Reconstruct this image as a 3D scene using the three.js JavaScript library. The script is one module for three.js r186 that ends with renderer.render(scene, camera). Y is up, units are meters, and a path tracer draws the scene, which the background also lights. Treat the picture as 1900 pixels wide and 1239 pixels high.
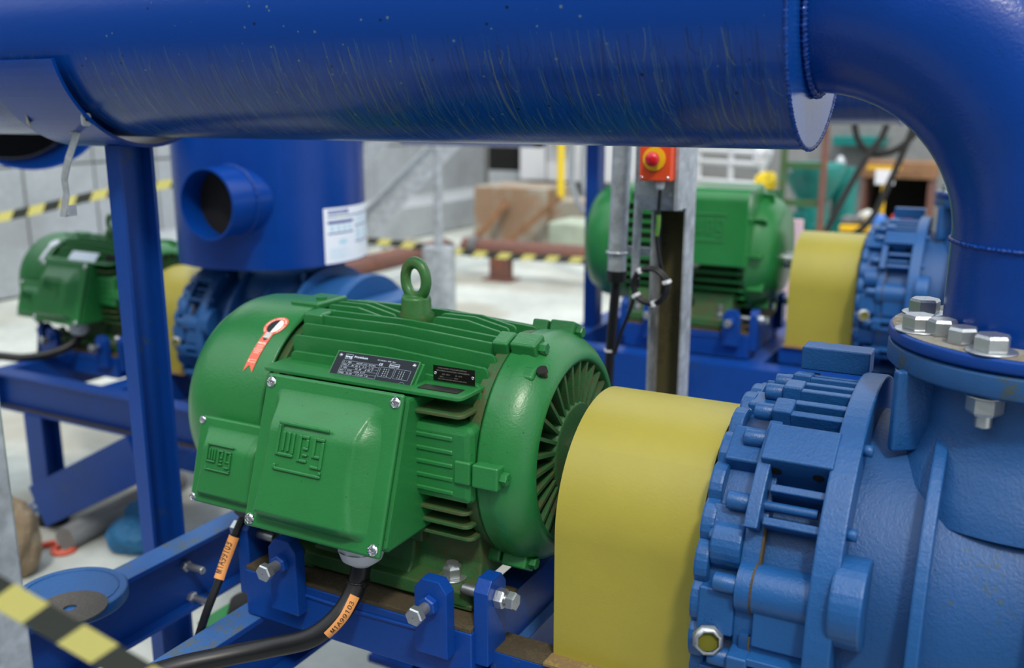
import * as THREE from 'three';
import { RoundedBoxGeometry } from 'three/addons/geometries/RoundedBoxGeometry.js';
import { mergeGeometries } from 'three/addons/utils/BufferGeometryUtils.js';

// ---------------------------------------------------------------- camera
const scene = new THREE.Scene();
const camera = new THREE.PerspectiveCamera(38.18, 1900 / 1239, 0.05, 200);
camera.position.set(0, 1.6, 0);
camera.rotation.order = 'YXZ';
camera.rotation.set(THREE.MathUtils.degToRad(-13.2), THREE.MathUtils.degToRad(28.2), 0);
camera.focus = 1.45;
camera.userData.fStop = 2.6;

// ---------------------------------------------------------------- sky: evenly clouded, brighter towards the zenith
const skyW = 64, skyH = 32, skyData = new Float32Array(skyW * skyH * 4);
for (let j = 0; j < skyH; j++) for (let i = 0; i < skyW; i++) {
  const el = ((j + 0.5) / skyH - 0.5) * Math.PI, s = Math.max(0, Math.sin(el)), L = (1 + 2 * s) / 3, o = (j * skyW + i) * 4;
  skyData[o] = 0.93 * L; skyData[o + 1] = 1.0 * L; skyData[o + 2] = 1.06 * L; skyData[o + 3] = 1;
}
const sky = new THREE.DataTexture(skyData, skyW, skyH, THREE.RGBAFormat, THREE.FloatType);
sky.mapping = THREE.EquirectangularReflectionMapping; sky.magFilter = THREE.LinearFilter; sky.needsUpdate = true;
scene.background = sky; scene.environment = sky;
scene.backgroundIntensity = 1.0; scene.environmentIntensity = 1.0;

// ---------------------------------------------------------------- sun behind thin cloud: weak and very soft
const sun = new THREE.DirectionalLight(0xfff6e8, 0.9);
sun.position.set(5, 14, 6); sun.target.position.set(-1, 0.5, -2);
sun.castShadow = true; sun.shadow.radius = 12; sun.shadow.mapSize.set(2048, 2048);
Object.assign(sun.shadow.camera, { left: -12, right: 12, top: 12, bottom: -12, near: 0.1, far: 40 });
scene.add(sun, sun.target);

const renderer = new THREE.WebGLRenderer({ antialias: true });
renderer.toneMapping = THREE.LinearToneMapping;
renderer.toneMappingExposure = 2.2;
renderer.shadowMap.enabled = true;

// ---------------------------------------------------------------- helpers
let seed = 7;
const rnd = () => { seed = (seed * 1664525 + 1013904223) >>> 0; return seed / 4294967296; };
const rr = (a, b) => a + (b - a) * rnd();
const V = (x, y, z) => new THREE.Vector3(x, y, z);
const lerp = (a, b, t) => a + (b - a) * t;
const sst = (t) => { t = Math.min(1, Math.max(0, t)); return t * t * (3 - 2 * t); };
const AX = V(1, 0, 0), AY = V(0, 1, 0), AZ = V(0, 0, 1);

const flat = (g) => { const n = g.index ? g.toNonIndexed() : g; for (const k of Object.keys(n.attributes)) if (!['position', 'normal', 'uv'].includes(k)) n.deleteAttribute(k); n.morphAttributes = {}; n.clearGroups(); return n; };
const join = (list) => { const ok = list.every((g) => g.userData.keep); const m = mergeGeometries(list.flat(9).map(flat)); if (ok) m.userData.keep = true; return m; };
const at = (g, x, y, z) => g.translate(x, y, z);
function boxUV(g) {
  const p = g.attributes.position, n = p.count, uv = new Float32Array(n * 2), a = V(), b = V(), c = V();
  for (let i = 0; i < n; i += 3) {
    a.fromBufferAttribute(p, i); b.fromBufferAttribute(p, i + 1); c.fromBufferAttribute(p, i + 2);
    const q = b.clone().sub(a).cross(c.clone().sub(a)), x = Math.abs(q.x), y = Math.abs(q.y), z = Math.abs(q.z);
    [a, b, c].forEach((v, k) => {
      const u = x > y && x > z ? [v.z, v.y] : y > z ? [v.x, v.z] : [v.x, v.y];
      uv[(i + k) * 2] = u[0]; uv[(i + k) * 2 + 1] = u[1];
    });
  }
  g.setAttribute('uv', new THREE.BufferAttribute(uv, 2)); return g;
}
const box = (x0, x1, y0, y1, z0, z1, r = 0) => {
  const w = x1 - x0, h = y1 - y0, d = z1 - z0;
  const g = r ? new RoundedBoxGeometry(w, h, d, 2, Math.min(r, w / 2.01, h / 2.01, d / 2.01)) : new THREE.BoxGeometry(w, h, d);
  return flat(g).translate((x0 + x1) / 2, (y0 + y1) / 2, (z0 + z1) / 2);
};
const aim = (g, p, dir) => g.applyQuaternion(new THREE.Quaternion().setFromUnitVectors(AY, dir.clone().normalize())).translate(p.x, p.y, p.z);
const cyl = (p0, p1, r0, r1 = r0, seg = 24, open = false) => {
  const d = p1.clone().sub(p0), g = new THREE.CylinderGeometry(r1, r0, d.length(), seg, 1, open);
  return flat(aim(g, p0.clone().add(p1).multiplyScalar(0.5), d));
};
const lathe = (pts, p, dir, seg = 48) => flat(aim(new THREE.LatheGeometry(pts.map(([r, h]) => new THREE.Vector2(r, h)), seg), p, dir));
const tube = (pts, r, seg = 60, rs = 12) => flat(new THREE.TubeGeometry(new THREE.CatmullRomCurve3(pts.map((p) => p.isVector3 ? p : V(...p))), seg, r, rs));
const bar = (p0, p1, w, h) => {   // rectangular bar between two points, h measured upwards
  const a = V(...p0), b = V(...p1), d = b.clone().sub(a), L = d.length(), g = new THREE.BoxGeometry(L, h, w);
  const x = d.clone().normalize(), z = x.clone().cross(AY).normalize().negate(), y = z.clone().cross(x);
  return flat(g.applyMatrix4(new THREE.Matrix4().makeBasis(x, y, z))).translate((a.x + b.x) / 2, (a.y + b.y) / 2, (a.z + b.z) / 2);
};
function basis(g, o, u, v, w) {   // places a geometry built in x, y, z on three directions; turns faces over if mirrored
  const m = new THREE.Matrix4().makeBasis(u, v, w).setPosition(o); g = flat(g).applyMatrix4(m);
  if (m.determinant() < 0) for (const k of ['position', 'normal', 'uv']) {
    const t = g.attributes[k]; if (!t) continue; const s = t.itemSize, a = t.array;
    for (let i = 0; i < t.count; i += 3) for (let c = 0; c < s; c++) { const q = a[(i + 1) * s + c]; a[(i + 1) * s + c] = a[(i + 2) * s + c]; a[(i + 2) * s + c] = q; }
  }
  return g;
}
const shape = (pts, holes = []) => { const s = new THREE.Shape(pts.map((p) => new THREE.Vector2(...p))); for (const h of holes) s.holes.push(new THREE.Path(h.map((p) => new THREE.Vector2(...p)))); return s; };
const circle2 = (x, y, r, n = 16) => Array.from({ length: n }, (_, i) => [x + r * Math.cos(i / n * 2 * Math.PI), y + r * Math.sin(i / n * 2 * Math.PI)]);
function ext(axis, pts, a0, a1, bev = 0, holes = []) {   // a polygon swept along an axis: x takes (z, y), y takes (x, z), z takes (x, y)
  const s = pts instanceof THREE.Shape ? pts : shape(pts, holes);
  const g = new THREE.ExtrudeGeometry(s, { depth: a1 - a0 - 2 * bev, bevelEnabled: bev > 0, bevelSize: bev, bevelThickness: bev, bevelOffset: -bev, bevelSegments: 2, curveSegments: 12 });
  g.translate(0, 0, bev);
  if (axis === 'x') return basis(g, V(a0, 0, 0), AZ, AY, AX);
  if (axis === 'y') return basis(g, V(0, a0, 0), AX, AZ, AY);
  return basis(g, V(0, 0, a0), AX, AY, AZ);
}
const rrect = (x0, y0, x1, y1, r) => { const s = new THREE.Shape(); s.moveTo(x0 + r, y0); s.lineTo(x1 - r, y0); s.absarc(x1 - r, y0 + r, r, -Math.PI / 2, 0); s.lineTo(x1, y1 - r); s.absarc(x1 - r, y1 - r, r, 0, Math.PI / 2); s.lineTo(x0 + r, y1); s.absarc(x0 + r, y1 - r, r, Math.PI / 2, Math.PI); s.lineTo(x0, y0 + r); s.absarc(x0 + r, y0 + r, r, Math.PI, Math.PI * 1.5); return s; };
const ibeam = (cx, w, y0, y1, tf = 0.009, tw = 0.007) => [[cx - w / 2, y0], [cx + w / 2, y0], [cx + w / 2, y0 + tf], [cx + tw / 2, y0 + tf], [cx + tw / 2, y1 - tf], [cx + w / 2, y1 - tf], [cx + w / 2, y1], [cx - w / 2, y1], [cx - w / 2, y1 - tf], [cx - tw / 2, y1 - tf], [cx - tw / 2, y0 + tf], [cx - w / 2, y0 + tf]];
const hexHead = (p, dir, r, h, turn = 0) => {   // chamfered hexagonal head standing on p
  const g = new THREE.LatheGeometry([[0.001, 0], [r * 0.96, 0], [r, h * 0.1], [r, h * 0.82], [r * 0.88, h], [0.001, h]].map(([a, b]) => new THREE.Vector2(a, b)), 6);
  g.rotateY(turn); const f = flat(g); f.computeVertexNormals(); return aim(f, p, dir);
};
const washer = (p, dir, r, h = 0.003) => lathe([[0.001, 0], [r, 0], [r, h * 0.7], [r * 0.94, h], [0.001, h]], p, dir, 24);
const thread = (p, dir, r, L) => { const pts = [[0.001, 0]]; const n = Math.max(4, Math.round(L / 0.003)); for (let i = 0; i < n; i++) pts.push([r, L * i / n], [r * 0.86, L * (i + 0.5) / n]); pts.push([r * 0.8, L], [0.001, L]); return lathe(pts, p, dir, 16); };
function screwHead(p, dir, r) {   // domed cross-slot screw
  const n = 9, m = 24, pts = [], h = r * 0.55;
  const f = (i, j) => { const q = i / n, a = j / m * 2 * Math.PI, x = q * r * Math.cos(a), z = q * r * Math.sin(a); let y = h * Math.sqrt(Math.max(0, 1 - q * q * 0.98)); if (q < 0.78 && (Math.abs(x) < r * 0.17 || Math.abs(z) < r * 0.17)) y -= r * 0.34; return V(x, y, z); };
  for (let i = 0; i < n; i++) for (let j = 0; j < m; j++) { const a = f(i, j), b = f(i + 1, j), c = f(i + 1, j + 1), d = f(i, j + 1); pts.push(a, c, b, a, d, c); }
  const g = new THREE.BufferGeometry().setFromPoints(pts); g.computeVertexNormals(); g.setAttribute('uv', new THREE.BufferAttribute(new Float32Array(pts.length * 2), 2));
  return aim(g, p, dir);
}
function grid(nu, nv, f, keep = false) {   // surface f(u, v) with smooth normals and uv
  const pos = [], uv = [], idx = [];
  for (let j = 0; j <= nv; j++) for (let i = 0; i <= nu; i++) { const p = f(i / nu, j / nv); pos.push(p.x, p.y, p.z); uv.push(i / nu, j / nv); }
  for (let j = 0; j < nv; j++) for (let i = 0; i < nu; i++) { const a = j * (nu + 1) + i, b = a + 1, c = a + nu + 1, d = c + 1; idx.push(a, b, d, a, d, c); }
  const g = new THREE.BufferGeometry(); g.setAttribute('position', new THREE.Float32BufferAttribute(pos, 3)); g.setAttribute('uv', new THREE.Float32BufferAttribute(uv, 2)); g.setIndex(idx); g.computeVertexNormals();
  const n = flat(g); if (keep) n.userData.keep = true; return n;
}

// things, parts and names
const taken = new Map(), bases = new WeakMap();
const numbered = (n) => { const k = taken.get(n) ?? 0; taken.set(n, k + 1); return k ? n + '_' + String(k).padStart(3, '0') : n; };
function tag(o, label, category, group, kind) { o.userData.label = label; if (category) o.userData.category = category; if (group) o.userData.group = group; if (kind) o.userData.kind = kind; return o; }
function thing(name, label, category, base, group) {
  const o = new THREE.Group(); o.name = numbered(name); o.position.set(...base); scene.add(o); bases.set(o, V(...base)); return tag(o, label, category, group);
}
function part(parent, name, geo, mat, label) {
  geo = Array.isArray(geo) ? join(geo) : flat(geo).clone();
  const keep = geo.userData.keep, b = bases.get(parent);
  if (!keep) boxUV(geo);
  geo.translate(-b.x, -b.y, -b.z);
  const m = new THREE.Mesh(geo, mat); m.name = name; m.castShadow = m.receiveShadow = true; parent.add(m); bases.set(m, b);
  if (label) m.userData.label = label;
  return m;
}
function solo(name, geo, mat, label, category, group) {   // a thing that is one mesh
  geo = Array.isArray(geo) ? join(geo) : flat(geo).clone(); if (!geo.userData.keep) boxUV(geo);
  geo.computeBoundingBox(); const c = geo.boundingBox.getCenter(V()); c.y = geo.boundingBox.min.y; geo.translate(-c.x, -c.y, -c.z);
  const m = new THREE.Mesh(geo, mat); m.name = numbered(name); m.position.copy(c); m.castShadow = m.receiveShadow = true; scene.add(m); bases.set(m, c); return tag(m, label, category, group);
}
function struct(name, geo, mat, label) { const m = solo(name, geo, mat, label); m.userData.kind = 'structure'; return m; }
function copy(src, name, off, label, group) {
  const c = src.clone(); c.name = numbered(name); c.position.add(V(...off)); scene.add(c); c.userData = { ...src.userData, label }; if (group) c.userData.group = group; bases.set(c, c.position.clone()); return c;
}

// ---------------------------------------------------------------- textures
const hash = (x, y, s) => { let h = (x * 374761393 + y * 668265263 + s * 974634777) | 0; h = Math.imul(h ^ (h >>> 13), 1274126177); return ((h ^ (h >>> 16)) >>> 0) / 4294967296; };
function vnoise(x, y, per, s) { const xi = Math.floor(x), yi = Math.floor(y), fx = sst(x - xi), fy = sst(y - yi), w = (a) => ((a % per) + per) % per; const h = (a, b) => hash(w(a), w(b), s); return lerp(lerp(h(xi, yi), h(xi + 1, yi), fx), lerp(h(xi, yi + 1), h(xi + 1, yi + 1), fx), fy); }
function fbm(u, v, per, oct, s) { let a = 0, k = 0.5, t = 0; for (let i = 0; i < oct; i++) { a += k * vnoise(u * per, v * per, per, s + i); t += k; k *= 0.55; per *= 2; } return a / t; }
function tex(n, f, srgb = true) {
  const d = new Uint8Array(n * n * 4);
  for (let j = 0; j < n; j++) for (let i = 0; i < n; i++) { const c = f(i / n, j / n), o = (j * n + i) * 4; for (let k = 0; k < 3; k++) d[o + k] = Math.max(0, Math.min(255, Array.isArray(c) ? c[k] : c)); d[o + 3] = 255; }
  const t = new THREE.DataTexture(d, n, n); t.wrapS = t.wrapT = THREE.RepeatWrapping; t.magFilter = THREE.LinearFilter; t.minFilter = THREE.LinearMipmapLinearFilter; t.generateMipmaps = true; if (srgb) t.colorSpace = THREE.SRGBColorSpace; t.needsUpdate = true; return t;
}
const hexc = (h) => [(h >> 16) & 255, (h >> 8) & 255, h & 255];
const mixc = (a, b, t) => [lerp(a[0], b[0], t), lerp(a[1], b[1], t), lerp(a[2], b[2], t)];
const per = (t, m) => { const c = t.clone(); c.repeat.set(1 / m, 1 / m); c.needsUpdate = true; return c; };
const bumpT = tex(256, (u, v) => 255 * (0.6 * fbm(u, v, 24, 3, 11) + 0.4 * fbm(u, v, 6, 3, 5)), false);
const roughT = tex(256, (u, v) => { const q = 140 + 150 * (fbm(u, v, 7, 4, 77) - 0.35); return q; }, false);
// paint: a base colour, slight mottling, fine specks and patches of settled dust
function paintTex(hex, dust, amount, s, specks = 0.02) {
  const b = hexc(hex), d = hexc(dust);
  return tex(512, (u, v) => {
    const m = fbm(u, v, 5, 5, s), f = fbm(u, v, 60, 2, s + 9), p = sst((fbm(u, v, 4, 5, s + 31) * 0.7 + f * 0.3 - (0.62 - amount)) / 0.14);
    let c = b.map((x) => x * (0.94 + 0.12 * m)); c = mixc(c, d, p * (0.35 + 0.5 * f));
    if (hash(Math.floor(u * 300), Math.floor(v * 300), s) < specks * 0.1) c = mixc(c, [30, 26, 22], 0.6);
    return c;
  });
}
const std = (o) => new THREE.MeshPhysicalMaterial({ roughness: 0.5, metalness: 0, ...o });
function paint(hex, o = {}) {
  const { dust = 0x6b5f45, amount = 0, s = 1, scale = 0.4, rough = 0.34, bump = 0.0004, specks = 0.02 } = o;
  return std({ map: per(paintTex(hex, dust, amount, s, specks), scale), roughness: rough, bumpMap: per(bumpT, 0.06), bumpScale: bump, specularIntensity: o.spec ?? 1 });
}
const M = {
  pipe: paint(0x043888, { s: 3, rough: 0.26, spec: 0.6, dust: 0x2c4468, amount: -0.1, specks: 0.01 }),
  steelBlue: paint(0x0a3d8c, { s: 4, rough: 0.4, spec: 0.6, dust: 0x4a4d50, amount: -0.05, specks: 0.03 }),
  steelDusty: paint(0x2f5c98, { s: 5, rough: 0.6, dust: 0x5c5a50, amount: 0.06, specks: 0.2, scale: 0.3 }),
  blower: paint(0x18508a, { s: 6, rough: 0.42, dust: 0x4a5248, amount: -0.05, bump: 0.0007, specks: 0.01 }),
  blowerRust: paint(0x184c84, { s: 8, rough: 0.48, dust: 0x4a4a38, amount: -0.06, bump: 0.0007, scale: 0.35, specks: 0.02 }),
  green: paint(0x25733a, { s: 7, rough: 0.33, dust: 0x4a5c34, amount: -0.1, specks: 0.006 }),
  greenDusty: paint(0x305f33, { s: 9, rough: 0.55, dust: 0x554d2e, amount: 0.14, scale: 0.25, bump: 0.0007, specks: 0.02 }),
  yellow: paint(0xa0963a, { s: 10, rough: 0.45, dust: 0x857a2a, amount: -0.12, scale: 0.9, bump: 0.0002, specks: 0 }),
  yellowDust: paint(0x8c7a40, { s: 12, rough: 0.8, dust: 0x6e543c, amount: 0.3, scale: 0.2 }),
  dirt: paint(0x4d432f, { s: 13, rough: 0.95, dust: 0x3c3424, amount: 0.2, scale: 0.2, bump: 0.001, specks: 0.2 }),
  teal: paint(0x0b7570, { s: 14, rough: 0.4 }),
  zinc: std({ color: 0xb9bdc0, metalness: 0.85, roughness: 0.33, bumpMap: per(bumpT, 0.05), bumpScale: 0.0003 }),
  chrome: std({ color: 0xd5d6d8, metalness: 1, roughness: 0.16 }),
  galv: std({ map: per(tex(256, (u, v) => { const q = 150 + 60 * (fbm(u, v, 9, 3, 21)) + 26 * (fbm(u, v, 30, 2, 22) - 0.5); return [q * 0.97, q, q * 1.03]; }), 0.25), metalness: 0.55, roughness: 0.45 }),
  black: std({ color: 0x0d0e11, roughness: 0.42 }),
  rubber: std({ color: 0x141312, roughness: 0.8 }),
  dark: std({ color: 0x0a0a0b, roughness: 0.9 }),
  grey: std({ color: 0x5f6063, roughness: 0.6 }),
  white: std({ color: 0xd4d6da, roughness: 0.4 }),
  cream: std({ color: 0xcfcfc8, roughness: 0.6 }),
  red: std({ color: 0xc01020, roughness: 0.3 }),
  orange: std({ color: 0xd9481c, roughness: 0.45 }),
  signYellow: std({ color: 0xe6b414, roughness: 0.45 }),
  yellowPost: std({ color: 0xe8c81e, roughness: 0.5 }),
  wood: paint(0x8b6648, { s: 15, rough: 0.8, dust: 0x5c4430, amount: 0.1 }),
  rust: paint(0x6b4a42, { s: 16, rough: 0.75, dust: 0x8d5236, amount: 0.12, scale: 0.5, bump: 0.002 }),
  cardboard: std({ color: 0xe0924e, roughness: 0.7 }),
  pinkish: std({ color: 0xe7c7cf, roughness: 0.6 }),
  paper: std({ color: 0xe9e9f2, roughness: 0.7 }),
};
// ---------------------------------------------------------------- the setting
const concrete = (hex, s, sc, stain = 0x8d8576, am = 0.06) => { const b = hexc(hex), d = hexc(stain); return std({ map: per(tex(512, (u, v) => { const m = fbm(u, v, 6, 6, s), f = fbm(u, v, 70, 2, s + 3), p = sst((fbm(u, v, 4, 4, s + 5) - 0.58 + am) / 0.2); return mixc(b.map((x) => x * (0.86 + 0.2 * m + 0.1 * (f - 0.5))), d, p * 0.5); }), sc), roughness: 0.85, bumpMap: per(bumpT, 0.3), bumpScale: 0.002 }); };
M.floor = concrete(0xb9beb8, 41, 3.2, 0x938c7c, 0.08);
M.wall = concrete(0xa7adb2, 43, 2.4, 0x8f9396, 0.05);
M.wallDark = concrete(0x87898a, 44, 2.2, 0x5f5a54, 0.1);
M.block = concrete(0xa19b8e, 45, 1.5, 0x8a5a38, 0.1);
struct('floor', box(-16, 14, -0.2, 0, -18, 12), M.floor, 'pale grey concrete yard floor under the machines');
const wl = struct('wall_left', box(-7.95, -7.64, 0, 3.4, -13.3, 3), M.wallDark, 'light grey precast concrete wall behind the left machine set');
for (let i = 0; i < 14; i++) for (let j = 0; j < 3; j++) part(wl, 'panel', box(-7.64, -7.6, 0.02 + j * 1.1, 1.1 + j * 1.1, -3.2 - (i + 1) * 0.72 + 0.012, -3.2 - i * 0.72 - 0.012, 0.006), M.wall);
struct('wall_back', box(-8, 0.2, 0, 3.0, -13.6, -13.3), M.wallDark, 'dull grey rendered wall at the far end of the yard');
struct('wall_fill_blocker', box(-9, 5, 0, 4.2, 3.2, 3.5), M.wallDark, 'unseen grey wall added behind the camera to hold back fill light');  // added out of view; blocks low sky light so front faces darken
struct('trim_1', box(-7.6, -6.75, 0, 0.42, -12.9, -5.6, 0.03), M.wall, 'low concrete kerb ledge along the foot of the wall');

// ---------------------------------------------------------------- prints
function print(w, h, f) { const c = document.createElement('canvas'); c.width = w; c.height = h; const x = c.getContext('2d'); f(x, w, h); const t = new THREE.CanvasTexture(c); t.colorSpace = THREE.SRGBColorSpace; t.magFilter = THREE.LinearFilter; t.anisotropy = 8; return t; }
const quadUV = (g) => { g.userData.keep = true; return g; };
const plate = (o, u, v, w, h, t, rad) => {   // printed plate: front face with uv 0..1, thickness behind it
  const n = u.clone().cross(v), g = grid(1, 1, (a, b) => o.clone().addScaledVector(u, a * w).addScaledVector(v, b * h).addScaledVector(n, t));
  return g;
};

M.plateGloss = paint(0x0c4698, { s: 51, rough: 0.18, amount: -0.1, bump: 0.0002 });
// ---------------------------------------------------------------- silencer overhead
const SX0 = -3.3, SX1 = -0.281, SY = 1.742, SZ = -1.42, SR = 0.2;
const streakT = print(2048, 1024, (x, w, h) => {
  x.fillStyle = '#043888'; x.fillRect(0, 0, w, h);
  for (let i = 0; i < 6500; i++) {   // run-off streaks of grime round the lower half of the shell
    const u = rnd() * w, v0 = h * (1 - rr(0.53, 0.76)), L = -h * rr(0.015, 0.1), tone = rnd();
    x.strokeStyle = tone < 0.55 ? `rgba(4,12,40,${rr(0.06, 0.3)})` : `rgba(120,110,104,${rr(0.12, 0.6)})`; x.lineWidth = rr(0.5, 1.4);
    x.beginPath(); x.moveTo(u, v0); x.bezierCurveTo(u + 3, v0 + L * 0.4, u - 4 + 8 * rnd(), v0 + L * 0.7, u + rr(-6, 12), v0 + L); x.stroke();
  }
  for (let i = 0; i < 420; i++) { x.fillStyle = rnd() < 0.6 ? 'rgba(120,118,112,.7)' : 'rgba(10,18,40,.8)'; x.beginPath(); x.arc(rnd() * w, h * (1 - rr(0.4, 0.8)), rr(0.5, 2), 0, 7); x.fill(); }
});
streakT.wrapS = streakT.wrapT = THREE.RepeatWrapping;
M.streak = std({ map: streakT, roughness: 0.25, specularIntensity: 0.6, bumpMap: per(bumpT, 0.1), bumpScale: 0.0002 });
function shell(x0, x1, r, yc, zc, a0 = 0, a1 = 1, seg = 96, flip = false) {   // tube wall along x; v runs from the far side over the top, the near side and the bottom
  return grid(flip ? 1 : 1, seg, (u, v) => { const t = (a0 + (a1 - a0) * v) * 2 * Math.PI + Math.PI, X = flip ? lerp(x1, x0, u) : lerp(x0, x1, u); return V(X, yc + r * Math.sin(-t), zc + r * Math.cos(t)); }, true);
}
function weld(p, dir, r, n, w) {   // rippled weld bead round a pipe
  const g = new THREE.TorusGeometry(r, w, 8, n * 6); const q = g.attributes.position;
  for (let i = 0; i < q.count; i++) { const x = q.getX(i), y = q.getY(i), a = Math.atan2(y, x), k = 1 + 0.25 * w / r * Math.sin(a * n * 2) + 0.2 * w / r * Math.sin(a * n * 0.7); q.setXYZ(i, x * k, y * k, q.getZ(i) * (1 + 0.25 * Math.sin(a * n * 2 + 1))); }
  g.computeVertexNormals(); g.applyQuaternion(new THREE.Quaternion().setFromUnitVectors(AZ, dir)); return flat(g).translate(p.x, p.y, p.z);
}
function silencer(name, label, off, x0) {
  const t = thing(name, label, 'silencer', [(x0 + SX1) / 2 + off[0], SY - SR + off[1], SZ + off[2]]);
  bases.set(t, V((x0 + SX1) / 2, SY - SR, SZ));
  const sh = shell(x0, SX1, SR, SY, SZ); part(t, 'shell', sh, M.streak);
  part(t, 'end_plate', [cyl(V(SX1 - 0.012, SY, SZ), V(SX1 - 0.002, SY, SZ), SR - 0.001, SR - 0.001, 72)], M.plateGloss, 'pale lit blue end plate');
  part(t, 'end_plate', cyl(V(x0 + 0.002, SY, SZ), V(x0 + 0.012, SY, SZ), SR - 0.001, SR - 0.001, 72), M.pipe);
  part(t, 'weld_bead', weld(V(SX1 - 0.003, SY, SZ), AX, SR - 0.001, 90, 0.003), M.pipe);
  return t;
}
const mainSil = silencer('silencer_vessel', 'large horizontal blue silencer drum crossing overhead, streaked with grime', [0, 0, 0], SX0);
silencer('silencer_vessel', 'blue horizontal drum seen through the elbow bend above rear right set', [-0.137, 0.0, -2.185], -1.9);

// cradle and post under the silencer
{
  const t = thing('silencer_support', 'blue channel post with curved cradle holding the overhead drum', 'support', [-1.665, 0, SZ]);
  const cr = [[], []], R0 = 0.214, R1 = 0.221;
  for (let i = 0; i <= 40; i++) { const a = lerp(-0.26, -Math.PI + 0.26, i / 40); cr[0].push([SZ + R1 * Math.cos(a), SY + R1 * Math.sin(a)]); cr[1].unshift([SZ + R0 * Math.cos(a), SY + R0 * Math.sin(a)]); }
  part(t, 'cradle', ext('x', [...cr[0], ...cr[1]], -1.80, -1.595), M.pipe);
  part(t, 'post', ext('y', [[-1.676, -1.46], [-1.638, -1.46], [-1.638, -1.452], [-1.668, -1.452], [-1.668, -1.378], [-1.638, -1.378], [-1.638, -1.37], [-1.676, -1.37]], 0.012, 1.525), M.steelBlue);
  part(t, 'foot_plate', box(-1.76, -1.565, 0, 0.012, -1.52, -1.32), M.steelBlue);
  const lug = part(t, 'lug', ext('x', rrect(-1.282, 1.566, -1.262, 1.59, 0.006), -1.602, -1.598), M.galv, 'small bright steel lug with a hole');
  part(lug, 'hole', cyl(V(-1.5975, 1.579, -1.272), V(-1.5968, 1.579, -1.272), 0.004), M.dark);
}
{ // hanging strap
  const pts = [[-1.672, 1.552, -1.306], [-1.694, 1.50, -1.296], [-1.712, 1.462, -1.296], [-1.718, 1.43, -1.302], [-1.727, 1.386, -1.296]];
  const g = []; for (let i = 0; i < 4; i++) { const a = V(...pts[i]), b = V(...pts[i + 1]), d = b.clone().sub(a).normalize(), n = V(0, 0, 1), s = d.clone().cross(n).normalize(); g.push(basis(new THREE.BoxGeometry(0.018, a.distanceTo(b) + 0.001, 0.0018), a.clone().add(b).multiplyScalar(0.5), s, d.clone().negate(), s.clone().cross(d.clone().negate()).normalize())); }
  g.push(box(-1.736, -1.718, 1.385, 1.387, -1.312, -1.295)); g.push(box(-1.7145, -1.7125, 1.386, 1.408, -1.318, -1.298));
  solo('steel_strap', g, M.galv, 'bent galvanised steel strap hanging from the overhead drum cradle', 'strap');
  solo('tape_scrap', [tube([[-1.80, 1.617, -1.2555], [-1.76, 1.575, -1.285], [-1.72, 1.556, -1.31], [-1.68, 1.5525, -1.305]], 0.002, 30, 6), basis(new THREE.BoxGeometry(0.028, 0.05, 0.0015), V(-1.775, 1.588, -1.268), V(0.9, -0.35, 0.2).normalize(), V(0.35, 0.8, 0.5).normalize(), V(0, -0.5, 0.85).normalize())], std({ color: 0x9a9482, roughness: 0.7 }), 'dirty torn tape scrap and string stuck to the drum cradle', 'tape scrap');
}

// elbow pipe down to the main blower
function elbow(name, label, off) {
  const t = thing(name, label, 'pipe', [0.031 + off[0], 1.294 + off[1], SZ + off[2]]); bases.set(t, V(0.031, 1.294, SZ));
  const R = 0.312, r = 0.122;
  const tor = new THREE.TorusGeometry(R, r, 40, 64, Math.PI / 2); tor.translate(SX1, SY - R, SZ);
  part(t, 'bend', flat(tor), M.pipe);
  part(t, 'neck', cyl(V(0.031, 1.312, SZ), V(0.031, SY - R, SZ), r, r, 64, true), M.pipe);
  part(t, 'weld_bead', weld(V(0.031, SY - R, SZ), AY, r, 60, 0.003), M.pipe);
  part(t, 'weld_bead', weld(V(SX1 + 0.002, SY, SZ), AX, r + 0.002, 60, 0.005), M.pipe);
  const fl = part(t, 'flange', lathe([[r - 0.002, 0], [0.185, 0], [0.189, 0.004], [0.189, 0.015], [0.186, 0.018], [r - 0.002, 0.018]], V(0.031, 1.294, SZ), AY, 96), M.steelBlue);
  part(fl, 'dust_layer', lathe([[r + 0.001, 0], [0.1845, 0], [0.1845, 0.0008], [r + 0.001, 0.0008]], V(0.031, 1.312, SZ), AY, 96), M.flangeDust, 'grey brown dust lying on the flange');
  const N = 8;
  for (let k = 0; k < N; k++) {
    const a = (k * 45 + 20) / 180 * Math.PI, p = V(0.031 + 0.16 * Math.cos(a), 1.3125, SZ + 0.16 * Math.sin(a));
    const b = part(t, 'bolt', [hexHead(p.clone().add(V(0, 0.003, 0)), AY, 0.0215, 0.019, k), thread(V(p.x, 1.2585, p.z), V(0, -1, 0), 0.011, 0.042)], M.zinc);
    part(b, 'washer', washer(p, AY, 0.03), M.zinc); part(b, 'washer', washer(V(p.x, 1.2595, p.z), V(0, -1, 0), 0.024), M.zinc);
    part(b, 'nut', hexHead(V(p.x, 1.2565, p.z), V(0, -1, 0), 0.0215, 0.022, k * 1.3), M.zinc);
  }
  return t;
}
M.flangeDust = paint(0x8b8a82, { s: 18, rough: 0.9, dust: 0x6e5f4a, amount: 0.15, scale: 0.2, bump: 0.001 });
const mainElbow = elbow('elbow_pipe', 'large blue pipe elbow bending down onto the bolted flange in front', [0, 0, 0]);
elbow('elbow_pipe', 'blue pipe elbow of the rear right set, mostly hidden behind front elbow', [-0.137, 0.015, -2.185]);
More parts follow.
